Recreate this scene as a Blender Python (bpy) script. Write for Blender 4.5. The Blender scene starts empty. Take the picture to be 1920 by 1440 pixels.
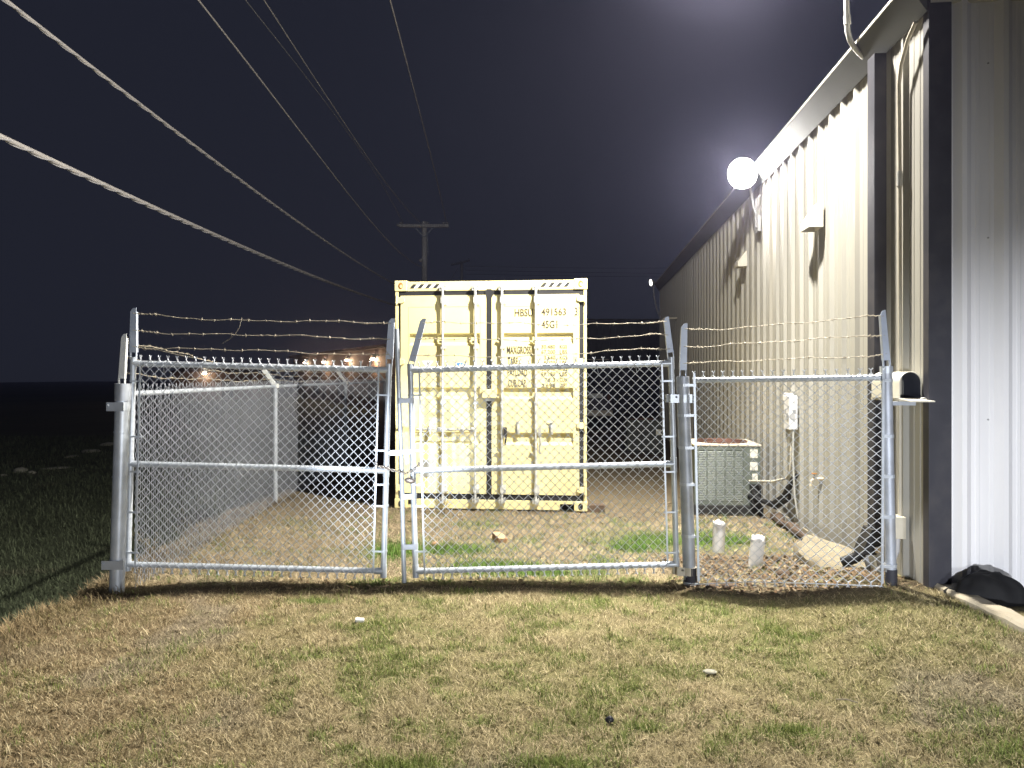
import bpy, bmesh, math, random
import numpy as np
from mathutils import Vector, Matrix

random.seed(7)
rng = np.random.default_rng(11)
SC = bpy.context.scene
COL = SC.collection
PI = math.pi
FPX = 1331.0            # focal length of the photograph in its own 1920-wide pixels
EYE = 1.65              # eye height above the lawn

def at(px, py, Y):      # design aid: a point of the place at distance Y
    return Vector(((px - 960) / FPX * Y, Y, EYE + (705 - py) / FPX * Y))

# ------------------------------------------------------------------ noise
def _hash(ix, iy, seed):
    h = (ix.astype(np.int64) * 374761393 + iy.astype(np.int64) * 668265263 + seed * 1442695041) & 0x7fffffff
    h = ((h ^ (h >> 13)) * 1274126177) & 0x7fffffff
    return ((h ^ (h >> 16)) & 0xffff) / 65535.0
def vnoise(x, y, s, seed):
    x = np.asarray(x, float) / s; y = np.asarray(y, float) / s
    ix = np.floor(x); iy = np.floor(y); fx = x - ix; fy = y - iy
    fx = fx * fx * (3 - 2 * fx); fy = fy * fy * (3 - 2 * fy)
    a = _hash(ix, iy, seed); b = _hash(ix + 1, iy, seed); c = _hash(ix, iy + 1, seed); d = _hash(ix + 1, iy + 1, seed)
    return (a * (1 - fx) + b * fx) * (1 - fy) + (c * (1 - fx) + d * fx) * fy
def fbm(x, y, s, seed, n=4):
    t = 0; a = .5; tot = 0
    for k in range(n):
        t = t + a * vnoise(x, y, s / 2 ** k, seed + 17 * k); tot += a; a *= .55
    return t / tot
def sstep(a, b, x):
    t = np.clip((np.asarray(x, float) - a) / (b - a), 0, 1)
    return t * t * (3 - 2 * t)

# ------------------------------------------------------------------ materials
def new_mat(name):
    m = bpy.data.materials.new(name); m.use_nodes = True
    nt = m.node_tree; p = nt.nodes['Principled BSDF']
    return m, nt, p
def mat(name, col, rough=.6, metal=0.0, var=.15, scale=6.0, bump=0.0, bscale=40.0, dirt=None, dirt_amt=0.0, dirt_scale=2.0, stretch=None, spec=.4):
    m, nt, p = new_mat(name)
    tc = nt.nodes.new('ShaderNodeTexCoord')
    src = tc.outputs['Object']
    if stretch:
        mp = nt.nodes.new('ShaderNodeMapping'); mp.inputs['Scale'].default_value = stretch
        nt.links.new(src, mp.inputs[0]); src = mp.outputs[0]
    n = nt.nodes.new('ShaderNodeTexNoise'); n.inputs['Scale'].default_value = scale; n.inputs['Detail'].default_value = 6
    nt.links.new(src, n.inputs['Vector'])
    r = nt.nodes.new('ShaderNodeMapRange'); r.inputs[1].default_value = .25; r.inputs[2].default_value = .75
    r.inputs[3].default_value = 1 - var; r.inputs[4].default_value = 1 + var
    nt.links.new(n.outputs['Fac'], r.inputs[0])
    mx = nt.nodes.new('ShaderNodeMix'); mx.data_type = 'RGBA'; mx.blend_type = 'MULTIPLY'
    mx.inputs[0].default_value = 1; mx.inputs[6].default_value = (*col, 1)
    nt.links.new(r.outputs[0], mx.inputs[7]); out = mx.outputs[2]
    if dirt:
        n2 = nt.nodes.new('ShaderNodeTexNoise'); n2.inputs['Scale'].default_value = dirt_scale; n2.inputs['Detail'].default_value = 8
        nt.links.new(src, n2.inputs['Vector'])
        r2 = nt.nodes.new('ShaderNodeMapRange'); r2.inputs[1].default_value = .5; r2.inputs[2].default_value = .75
        r2.inputs[3].default_value = 0; r2.inputs[4].default_value = dirt_amt
        nt.links.new(n2.outputs['Fac'], r2.inputs[0])
        m2 = nt.nodes.new('ShaderNodeMix'); m2.data_type = 'RGBA'
        nt.links.new(r2.outputs[0], m2.inputs[0]); nt.links.new(out, m2.inputs[6]); m2.inputs[7].default_value = (*dirt, 1)
        out = m2.outputs[2]
    nt.links.new(out, p.inputs['Base Color'])
    p.inputs['Roughness'].default_value = rough; p.inputs['Metallic'].default_value = metal
    p.inputs['Specular IOR Level'].default_value = spec
    if bump:
        nb = nt.nodes.new('ShaderNodeTexNoise'); nb.inputs['Scale'].default_value = bscale; nb.inputs['Detail'].default_value = 5
        nt.links.new(src, nb.inputs['Vector'])
        b = nt.nodes.new('ShaderNodeBump'); b.inputs['Strength'].default_value = bump; b.inputs['Distance'].default_value = .01
        nt.links.new(nb.outputs['Fac'], b.inputs['Height']); nt.links.new(b.outputs[0], p.inputs['Normal'])
    return m
def emit(name, col, s):
    m, nt, p = new_mat(name)
    p.inputs['Base Color'].default_value = (*col, 1)
    p.inputs['Emission Color'].default_value = (*col, 1); p.inputs['Emission Strength'].default_value = s
    return m
def attr_mat(name, rough=.85, bump=0, bscale=60, noise=0.0, nscale=50, trans=0):
    m, nt, p = new_mat(name)
    a = nt.nodes.new('ShaderNodeAttribute'); a.attribute_name = 'Col'
    out = a.outputs['Color']
    tc = nt.nodes.new('ShaderNodeTexCoord')
    if noise:
        n = nt.nodes.new('ShaderNodeTexNoise'); n.inputs['Scale'].default_value = nscale; n.inputs['Detail'].default_value = 8
        n.inputs['Roughness'].default_value = .7
        nt.links.new(tc.outputs['Object'], n.inputs['Vector'])
        r = nt.nodes.new('ShaderNodeMapRange'); r.inputs[1].default_value = .3; r.inputs[2].default_value = .7
        r.inputs[3].default_value = 1 - noise; r.inputs[4].default_value = 1 + noise
        nt.links.new(n.outputs['Fac'], r.inputs[0])
        mx = nt.nodes.new('ShaderNodeMix'); mx.data_type = 'RGBA'; mx.blend_type = 'MULTIPLY'; mx.inputs[0].default_value = 1
        nt.links.new(out, mx.inputs[6]); nt.links.new(r.outputs[0], mx.inputs[7]); out = mx.outputs[2]
    nt.links.new(out, p.inputs['Base Color'])
    p.inputs['Roughness'].default_value = rough; p.inputs['Specular IOR Level'].default_value = .2
    if bump:
        nb = nt.nodes.new('ShaderNodeTexNoise'); nb.inputs['Scale'].default_value = bscale; nb.inputs['Detail'].default_value = 8
        nt.links.new(tc.outputs['Object'], nb.inputs['Vector'])
        b = nt.nodes.new('ShaderNodeBump'); b.inputs['Strength'].default_value = bump; b.inputs['Distance'].default_value = .03
        nt.links.new(nb.outputs['Fac'], b.inputs['Height']); nt.links.new(b.outputs[0], p.inputs['Normal'])
    return m

M = {}
M['galv'] = mat('galvanized steel', (.50, .54, .60), .42, .35, .16, 9, .05, 60, (.34, .33, .31), .35, 5)
M['galv_old'] = mat('weathered galvanized steel', (.40, .43, .49), .5, .3, .22, 7, .08, 50, (.27, .25, .22), .5, 4)
M['wire'] = mat('galvanized wire', (.64, .67, .72), .5, .15, .15, 12)
M['wire_dull'] = mat('dull galvanized wire', (.42, .44, .50), .6, .1, .15, 12)
M['barb'] = mat('rusty barbed wire', (.36, .32, .25), .65, .2, .3, 20)
M['arm'] = mat('pressed steel arm', (.42, .47, .57), .55, .2, .1, 10)
M['arm_white'] = mat('painted steel arm', (.66, .67, .66), .6, .1, .1, 10)
M['chain'] = mat('chain steel', (.40, .36, .33), .4, .6, .25, 40)
M['brass'] = mat('padlock body', (.28, .24, .22), .4, .6, .2, 40)
M['cream'] = mat('cream container paint', (.77, .68, .35), .45, 0, .06, 2.5, .04, 12, (.62, .48, .22), .5, 2.2, spec=.5)
M['cream_dark'] = mat('cream paint worn', (.68, .58, .31), .5, 0, .1, 5, 0, 12, (.45, .30, .14), .4, 6)
M['rubber'] = mat('black door gasket', (.018, .018, .02), .6, 0, .3, 8)
M['zinc'] = mat('zinc plated steel', (.62, .63, .62), .38, .45, .15, 14, 0, 40, (.4, .38, .33), .4, 8)
M['blackhandle'] = mat('black plastic', (.03, .03, .032), .5, 0, .2, 10)
M['stencil'] = mat('stencilled dark lettering', (.055, .045, .035), .7, 0, .25, 30)
M['stripe_black'] = mat('black hazard stripe', (.03, .03, .03), .6, 0, .2, 10)
M['stripe_white'] = mat('white hazard stripe', (.8, .8, .78), .6, 0, .05, 10)
M['rust'] = mat('orange rust', (.34, .15, .04), .8, 0, .4, 14)
M['sticker_white'] = mat('white sticker', (.82, .83, .84), .6, 0, .05, 10)
M['sticker_blue'] = mat('blue sticker', (.08, .22, .5), .6, 0, .2, 30)
M['placard'] = mat('grey data plate', (.36, .36, .33), .5, .2, .12, 30)
M['hole'] = mat('dark recess', (.01, .01, .01), .9, 0, .1, 10)
M['beige'] = mat('beige metal siding', (.36, .35, .315), .5, .0, .05, 1.2, .03, 5, (.47, .42, .32), .3, 1.0, (3, 3, .35), spec=.35)
M['white_siding'] = mat('white metal siding', (.78, .77, .78), .5, 0, .05, 2, .02, 8, (.5, .5, .5), .25, 1.6, (3, 3, .3), spec=.3)
M['bronze'] = mat('dark bronze trim', (.030, .030, .040), .65, .0, .25, 5, .03, 20, (.08, .07, .06), .3, 5)
M['trim'] = mat('beige trim', (.50, .49, .43), .5, 0, .08, 3)
M['gutter'] = mat('shaded grey green gutter paint', (.085, .09, .08), .7, 0, .08, 3, spec=.2)  # grey green, darkened to carry the shade on the gutter face
M['conduit'] = mat('painted conduit', (.50, .50, .47), .5, .1, .12, 8)
M['conduit_beige'] = mat('beige painted conduit', (.52, .48, .39), .55, 0, .1, 8)
M['pvc'] = mat('white pvc', (.82, .82, .84), .45, 0, .06, 6, 0, 10, (.55, .5, .42), .35, 7)
M['pvc_grey'] = mat('grey pvc', (.42, .42, .43), .5, 0, .1, 10)
M['cap'] = mat('cream pipe cap', (.66, .55, .38), .6, 0, .12, 20)
M['black_pipe'] = mat('black corrugated plastic', (.012, .012, .014), .5, 0, .2, 10)
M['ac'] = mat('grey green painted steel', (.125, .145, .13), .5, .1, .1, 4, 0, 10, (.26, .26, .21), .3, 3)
M['ac_shaded'] = mat('shaded dark green steel', (.055, .06, .055), .7, 0, .15, 4)  # second unit's copy of the steel, its shade put into the colour
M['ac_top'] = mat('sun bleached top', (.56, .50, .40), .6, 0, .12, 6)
M['ac_rust'] = mat('rusty fan guard', (.095, .045, .032), .85, 0, .35, 10)
M['coil'] = mat('dark coil', (.05, .055, .05), .7, 0, .2, 30)
M['pad'] = mat('black plastic pad', (.02, .02, .02), .7, 0, .2, 10)
M['label'] = mat('paper label', (.72, .70, .62), .7, 0, .1, 30)
M['mailbox'] = mat('white painted sheet metal', (.66, .63, .54), .45, .05, .08, 8, 0, 10, (.42, .38, .3), .35, 9)
M['mailbox_in'] = mat('mailbox dark inside', (.05, .055, .075), .7, 0, .15, 10)
M['concrete'] = mat('pale concrete', (.44, .39, .30), .9, 0, .15, 6, .25, 60, (.28, .23, .17), .5, 3)
M['slab'] = mat('grey concrete paving', (.22, .22, .23), .85, 0, .15, 4, .2, 60)
M['stone'] = mat('pale limestone', (.21, .18, .125), .95, 0, .25, 7, .5, 30, (.2, .16, .11), .5, 4)
M['rock'] = mat('field limestone', (.30, .29, .24), .95, 0, .2, 6, .3, 30)
M['brick'] = mat('tan brick', (.46, .27, .15), .9, 0, .2, 14, .2, 60)
M['wood'] = mat('weathered wood', (.20, .14, .09), .9, 0, .3, 6, .2, 40, stretch=(8, 8, .6))
M['pole'] = mat('creosoted pole', (.66, .64, .66), .9, 0, .25, 4, .2, 20, stretch=(5, 5, .5))
M['rot'] = mat('rotten timber', (.085, .058, .04), .95, 0, .35, 9, .3, 50)
M['porcelain'] = mat('porcelain insulator', (.62, .62, .64), .3, 0, .05, 10)
M['cable'] = mat('aluminium cable', (.50, .49, .50), .5, .0, .12, 8)
M['cable_thin'] = mat('bare conductor', (.62, .58, .55), .5, .0, .1, 8)
M['tarp'] = mat('black rubber sheet', (.012, .012, .013), .75, 0, .3, 6, .9, 9, spec=.25)
M['van'] = mat('dark blue van paint', (.035, .038, .055), .35, .2, .1, 3)
M['glass'] = mat('dark glass', (.015, .017, .022), .1, 0, .1, 3, spec=.6)
M['plate'] = mat('number plate', (.55, .57, .56), .5, 0, .1, 20)
M['chrome'] = mat('dull bumper', (.42, .38, .33), .5, .3, .15, 8)
M['tyre'] = mat('tyre rubber', (.02, .02, .02), .8, 0, .2, 10)
M['far_wall'] = mat('brown far wall', (.15, .115, .10), .8, 0, .12, .6)
M['far_roof'] = mat('dark far roof', (.05, .05, .055), .8, 0, .12, .6)
M['far_dark'] = mat('dark far shed siding', (.07, .075, .085), .7, 0, .12, .8)
M['fixture'] = mat('grey lamp housing', (.30, .30, .30), .5, .2, .1, 10)
M['fixture_dark'] = mat('dark lamp housing', (.08, .075, .07), .5, .2, .1, 10)
M['lens'] = emit('lit floodlight lens', (1.0, .97, .92), 650)
M['lens_far'] = emit('lit far lens', (1.0, .97, .90), 6)
M['lens_warm'] = emit('warm lit lens', (1.0, .84, .62), 70)
M['lens_car'] = emit('cool lit lens', (.85, .92, 1.0), 4)
M['weed'] = mat('dry weed', (.24, .19, .10), .9, 0, .3, 20)
M['weed_green'] = mat('dark weed', (.05, .065, .03), .9, 0, .3, 20)
M['litter'] = mat('white litter', (.7, .7, .72), .6, 0, .05, 10)
M['litter_black'] = mat('black plastic litter', (.012, .012, .02), .4, 0, .1, 10)
M['blade'] = attr_mat('grass blades', .8)
M['leaf'] = attr_mat('fallen leaves', .85)
M['ground'] = attr_mat('soil and thatch', .95, .6, 90, .45, 70)

# ------------------------------------------------------------------ mesh builder
class MB:
    def __init__(s): s.v = []; s.f = []
    def add(s, vs, fs):
        o = len(s.v); s.v.extend([tuple(v) for v in vs]); s.f.extend([tuple(i + o for i in f) for f in fs]); return s
    def box(s, x0, x1, y0, y1, z0, z1):
        return s.add([(x0,y0,z0),(x1,y0,z0),(x1,y1,z0),(x0,y1,z0),(x0,y0,z1),(x1,y0,z1),(x1,y1,z1),(x0,y1,z1)],
                     [(0,3,2,1),(4,5,6,7),(0,1,5,4),(1,2,6,5),(2,3,7,6),(3,0,4,7)])
    def hexa(s, p):   # 8 points, bottom four then top four
        return s.add(p, [(0,3,2,1),(4,5,6,7),(0,1,5,4),(1,2,6,5),(2,3,7,6),(3,0,4,7)])
    def quad(s, a, b, c, d): return s.add([a, b, c, d], [(0,1,2,3)])
    def tube(s, pts, r, n=8, cap=True, closed=False):
        P = [Vector(p) for p in pts]; m = len(P)
        rs = r if isinstance(r, (list, tuple)) else [r] * m
        T = []
        for i in range(m):
            if closed: t = P[(i+1) % m] - P[i-1]
            else: t = P[min(i+1, m-1)] - P[max(i-1, 0)]
            if t.length < 1e-9: t = Vector((0,0,1))
            T.append(t.normalized())
        ref = Vector((0,0,1)) if abs(T[0].z) < .9 else Vector((1,0,0))
        N = (ref - T[0] * ref.dot(T[0])).normalized()
        vs = []
        for i in range(m):
            N = N - T[i] * N.dot(T[i])
            if N.length < 1e-6:
                ref = Vector((1,0,0)) if abs(T[i].x) < .9 else Vector((0,1,0)); N = ref - T[i]*ref.dot(T[i])
            N.normalize(); B = T[i].cross(N)
            for k in range(n):
                a = 2 * PI * k / n
                vs.append(P[i] + (N * math.cos(a) + B * math.sin(a)) * rs[i])
        fs = []
        for i in range(m if closed else m - 1):
            j = (i + 1) % m
            for k in range(n):
                fs.append((i*n+k, i*n+(k+1) % n, j*n+(k+1) % n, j*n+k))
        if cap and not closed:
            fs.append(tuple(range(n))[::-1]); fs.append(tuple((m-1)*n+k for k in range(n)))
        return s.add(vs, fs)
    def cyl(s, a, b, r, n=16, r2=None): return s.tube([a, b], [r, r if r2 is None else r2], n)
    def bar(s, a, b, w, t, up=(0,1,0)):   # flat bar from a to b, width w across, thickness t along up
        a = Vector(a); b = Vector(b); d = (b - a).normalized(); u = Vector(up); u = (u - d*u.dot(d)).normalized(); c = d.cross(u)
        p = []
        for q in (a, b):
            p += [q - c*w/2 - u*t/2, q + c*w/2 - u*t/2, q + c*w/2 + u*t/2, q - c*w/2 + u*t/2]
        return s.hexa(p)
    def prism(s, poly, axis_vec, origin=(0,0,0)):   # poly: list of 3d points; extruded along axis_vec
        n = len(poly); a = Vector(axis_vec); o = Vector(origin)
        vs = [Vector(p) + o for p in poly] + [Vector(p) + o + a for p in poly]
        fs = [tuple(range(n))[::-1], tuple(range(n, 2*n))] + [(i, (i+1) % n, n+(i+1) % n, n+i) for i in range(n)]
        return s.add(vs, fs)
    def build(s, name, m, parent=None, smooth=False, bevel=0.0, label=None, loc=None):
        me = bpy.data.meshes.new(name); me.from_pydata(s.v, [], s.f); me.materials.append(m)
        if smooth: me.polygons.foreach_set('use_smooth', [True]*len(me.polygons))
        bm = bmesh.new(); bm.from_mesh(me); bmesh.ops.recalc_face_normals(bm, faces=bm.faces)
        bm.to_mesh(me); bm.free(); me.update()
        o = bpy.data.objects.new(name, me); COL.objects.link(o)
        if parent is not None: o.parent = parent
        if loc is not None: o.location = loc
        if bevel:
            b = o.modifiers.new('bevel', 'BEVEL'); b.width = bevel; b.segments = 2; b.limit_method = 'ANGLE'
        if smooth and not bevel:
            e = o.modifiers.new('edges', 'EDGE_SPLIT'); e.split_angle = math.radians(42)
        if label: o['label'] = label
        return o

def tag(o, label=None, cat=None, group=None, kind=None):
    if label: o['label'] = label
    if cat: o['category'] = cat
    if group: o['group'] = group
    if kind: o['kind'] = kind
    return o
def thing(name, label, cat, loc=(0,0,0), rot=(0,0,0), group=None):
    o = bpy.data.objects.new(name, None); o.empty_display_size = .1; COL.objects.link(o)
    o.location = loc; o.rotation_euler = rot
    return tag(o, label, cat, group)

def text_mesh(parent, txt, width, height, loc, rot, name='lettering', m=None, bold=.012):
    cu = bpy.data.curves.new('t', 'FONT'); cu.body = txt; cu.resolution_u = 3; cu.extrude = 0.001; cu.offset = bold
    ob = bpy.data.objects.new('t', cu); COL.objects.link(ob)
    dg = bpy.context.evaluated_depsgraph_get(); dg.update()
    me = bpy.data.meshes.new_from_object(ob.evaluated_get(dg)); bpy.data.objects.remove(ob)
    co = np.array([v.co[:] for v in me.vertices]); mn = co.min(0); mxx = co.max(0)
    sx = width / (mxx[0] - mn[0]); sy = height / (mxx[1] - mn[1])
    for v in me.vertices:
        v.co.x = (v.co.x - mn[0]) * sx; v.co.y = (v.co.y - mn[1]) * sy
    me.materials.clear(); me.materials.append(m or M['stencil'])
    o = bpy.data.objects.new(name, me); COL.objects.link(o); o.parent = parent; o.location = loc; o.rotation_euler = rot
    return o

# ------------------------------------------------------------------ terrain
WA = 0.0924                                  # slope of the warehouse wall line
def wallx(Y): return 2.43 + WA * Y
def edge_x(y):                               # lip of the bank on the left
    return -3.30 + .10 * (vnoise(y, y * 0, .9, 5) - .5) * 2 + .05 * (vnoise(y, y * 0, .25, 6) - .5) * 2
def gz(x, y):
    x = np.asarray(x, float); y = np.asarray(y, float)
    z = .05 * (fbm(x, y, 1.3, 3) - .5) - .06 * sstep(5.8, 9, y)
    z = z + .175 * sstep(1.6, 2.7, x) * (1 - sstep(5.0, 6.2, y))
    z = z - .04 * sstep(-2.4, -3.1, x) * (1 - sstep(6, 8, y))
    ex = edge_x(y)
    t = sstep(0, 1, (ex - x) / 1.15)
    low = -1.15 + .25 * (fbm(x, y, 6, 9) - .5) - .006 * np.clip(-x - 5, 0, 60) + .02 * np.clip(y - 15, 0, 60)
    low = np.minimum(low, -.35)
    return z * (1 - t) + low * t
def gzs(x, y): return float(gz(np.array([x]), np.array([y]))[0])

def axis(segs):
    out = []
    for a, b, st in segs:
        n = max(1, int(round((b - a) / st))); out += list(np.linspace(a, b, n, endpoint=False))
    out.append(segs[-1][1]); return np.array(out)

STRAW = np.array((.32, .265, .145)); BROWN = np.array((.28, .19, .11)); GREEN = np.array((.15, .18, .055))
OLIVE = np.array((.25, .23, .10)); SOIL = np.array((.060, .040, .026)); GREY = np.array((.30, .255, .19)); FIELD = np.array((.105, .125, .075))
PATCH = [(-1.08, 6.75, .30, .35), (-.12, 6.05, .45, .22), (1.42, 7.2, .38, .35), (1.2, 6.9, .3, .25), (-.55, 6.75, .35, .25), (2.0, 7.1, .45, .35),
         (-.3, 5.42, .20, .08), (-1.45, 5.22, .22, .07), (.1, 5.9, .5, .15), (-1.1, 5.6, .18, .10), (.2, 3.02, .22, .06), (.62, 3.35, .12, .06), (-.45, 3.0, .2, .07), (1.3, 3.3, .16, .06)]
def greenness(x, y):
    g = sstep(.56, .74, fbm(x, y, .42, 41, 5)) * .40 + sstep(.56, .72, fbm(x, y, .13, 43, 3)) * .42
    g = g * (.35 + .65 * sstep(-2.6, -.4, x)) * (1 - .35 * sstep(5.6, 6.2, y)) * (1 - .8 * sstep(8.2, 9.5, y)) * (1 - .45 * sstep(1.6, 2.6, x) * (1 - sstep(5.2, 5.6, y)))
    wob = .6 + .8 * fbm(x, y, .2, 77, 3)
    for cx, cy, rx, ry in PATCH:
        g = np.maximum(g, 1.25 * np.exp(-(((x-cx)/rx)**2 + ((y-cy)/ry)**2) * 1.2) * wob)
    return np.clip(g, 0, 1)
def soilness(x, y):
    c = 5.50 - .50 * sstep(1.3, 2.6, x) - .10 * sstep(-2, -3.1, x)
    c = c + .14 * (fbm(x, y, .7, 23, 4) - .5)
    w = .17 + .34 * (fbm(x, y, .22, 21) - .5) + .12 * sstep(1.4, 2.6, x)
    return np.clip(1 - np.abs(y - c) / w, 0, 1) ** .7
def gcol(x, y):
    x = np.asarray(x, float); y = np.asarray(y, float)
    n1 = fbm(x, y, .8, 51)[..., None]; n2 = fbm(x, y, .22, 52)[..., None]; n3 = fbm(x, y, .12, 53)[..., None]
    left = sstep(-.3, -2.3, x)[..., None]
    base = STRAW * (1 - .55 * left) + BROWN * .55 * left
    base = base * (.8 + .4 * n2)
    ol = sstep(.42, .62, n1) * (1 - .8 * left) * .75
    base = base * (1 - ol) + OLIVE * ol
    gp = sstep(.58, .70, fbm(x, y, .7, 61))[..., None] * .6
    base = base * (1 - gp) + GREY * gp
    yard = sstep(5.6, 6.0, y)[..., None]
    base = base * (1 - yard) + (np.array((.215, .17, .11)) * (.7 + .6 * n2)) * yard
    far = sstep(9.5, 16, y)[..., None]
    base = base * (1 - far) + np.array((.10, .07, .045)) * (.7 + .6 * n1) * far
    g = greenness(x, y)[..., None]
    gc = GREEN * (.75 + .6 * n3)
    base = base * (1 - g) + gc * g
    s = soilness(x, y)[..., None]
    base = base * (1 - .9 * s) + SOIL * (.6 + .8 * n2) * .9 * s
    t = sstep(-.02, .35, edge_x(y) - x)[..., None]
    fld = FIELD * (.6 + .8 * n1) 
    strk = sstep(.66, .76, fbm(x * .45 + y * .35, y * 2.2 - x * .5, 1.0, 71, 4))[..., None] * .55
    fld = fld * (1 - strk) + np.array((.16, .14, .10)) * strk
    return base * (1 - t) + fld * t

def color_attr(me, cols):
    a = me.color_attributes.new('Col', 'FLOAT_COLOR', 'POINT')
    c = np.ones((len(cols), 4), np.float32); c[:, :3] = cols
    a.data.foreach_set('color', c.ravel())

def make_ground():
    xs = axis([(-160, -40, 12), (-40, -14, 2.0), (-14, -5.2, .35), (-5.2, -2.6, .05), (-2.6, 3.6, .045), (3.6, 12, .8), (12, 40, 4), (40, 160, 15)])
    ys = axis([(-30, 0, 3), (0, 2.2, .3), (2.2, 9.2, .045), (9.2, 24, .3), (24, 60, 1.5), (60, 260, 12)])
    X, Y = np.meshgrid(xs, ys); Z = gz(X, Y)
    nx, ny = len(xs), len(ys)
    V = np.stack([X, Y, Z], -1).reshape(-1, 3)
    i = np.arange(ny - 1)[:, None] * nx + np.arange(nx - 1)[None, :]
    F = np.stack([i, i + 1, i + nx + 1, i + nx], -1).reshape(-1, 4)
    me = bpy.data.meshes.new('ground')
    me.vertices.add(len(V)); me.vertices.foreach_set('co', V.astype(np.float32).ravel())
    me.loops.add(F.size); me.loops.foreach_set('vertex_index', F.astype(np.int32).ravel())
    me.polygons.add(len(F)); me.polygons.foreach_set('loop_start', np.arange(0, F.size, 4, dtype=np.int32))
    me.update(); me.validate()
    me.polygons.foreach_set('use_smooth', [True] * len(me.polygons))
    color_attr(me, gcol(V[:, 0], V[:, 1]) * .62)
    me.materials.append(M['ground'])
    o = bpy.data.objects.new('ground', me); COL.objects.link(o); tag(o, kind='structure')
make_ground()

def blade_mesh(name, x, y, L, W, tilt, az, col, matr, curl=.5, z0=None):
    n = len(x); z = gz(x, y) if z0 is None else z0
    dx = np.cos(az); dy = np.sin(az); px = -dy; py = dx
    ct = np.cos(tilt); st = np.sin(tilt)
    h1 = ct * L * .55; r1 = st * L * .55
    t2 = np.minimum(tilt + curl * rng.random(n), 1.75)
    h2 = h1 + np.cos(t2) * L * .45; r2 = r1 + np.sin(t2) * L * .45
    h2 = np.maximum(h2, .004)
    side = (rng.random(n) - .5) * L * .35
    V = np.empty((n, 5, 3), np.float32)
    for k, (rr, hh, w, sd) in enumerate(((0*L, -.004+0*L, -1, 0), (0*L, -.004+0*L, 1, 0), (r1, h1, .85, .35), (r1, h1, -.85, .35), (r2, h2, 0, 1))):
        V[:, k, 0] = x + dx * rr + px * (W * w * .5 + side * sd)
        V[:, k, 1] = y + dy * rr + py * (W * w * .5 + side * sd)
        V[:, k, 2] = z + hh
    base = (np.arange(n, dtype=np.int32) * 5)[:, None]
    loops = (base + np.array([0, 1, 2, 3, 3, 2, 4], np.int32)[None]).ravel()
    ls = ((np.arange(n, dtype=np.int32) * 7)[:, None] + np.array([0, 4], np.int32)[None]).ravel()
    me = bpy.data.meshes.new(name)
    me.vertices.add(n*5); me.vertices.foreach_set('co', V.ravel())
    me.loops.add(n*7); me.loops.foreach_set('vertex_index', loops)
    me.polygons.add(n*2); me.polygons.foreach_set('loop_start', ls)
    me.update(); me.validate()
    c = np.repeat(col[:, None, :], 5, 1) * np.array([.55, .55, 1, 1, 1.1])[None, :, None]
    color_attr(me, c.reshape(-1, 3)); me.materials.append(matr)
    o = bpy.data.objects.new(name, me); COL.objects.link(o); return o

def scatter(n, x0, x1, y0, y1, dens=None):
    x = rng.uniform(x0, x1, n); y = rng.uniform(y0, y1, n)
    k = np.abs(x) < .80 * y + .9
    k &= x > edge_x(y) - .12
    if dens is not None: k &= rng.random(n) < dens(x, y)
    return x[k], y[k]

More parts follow.
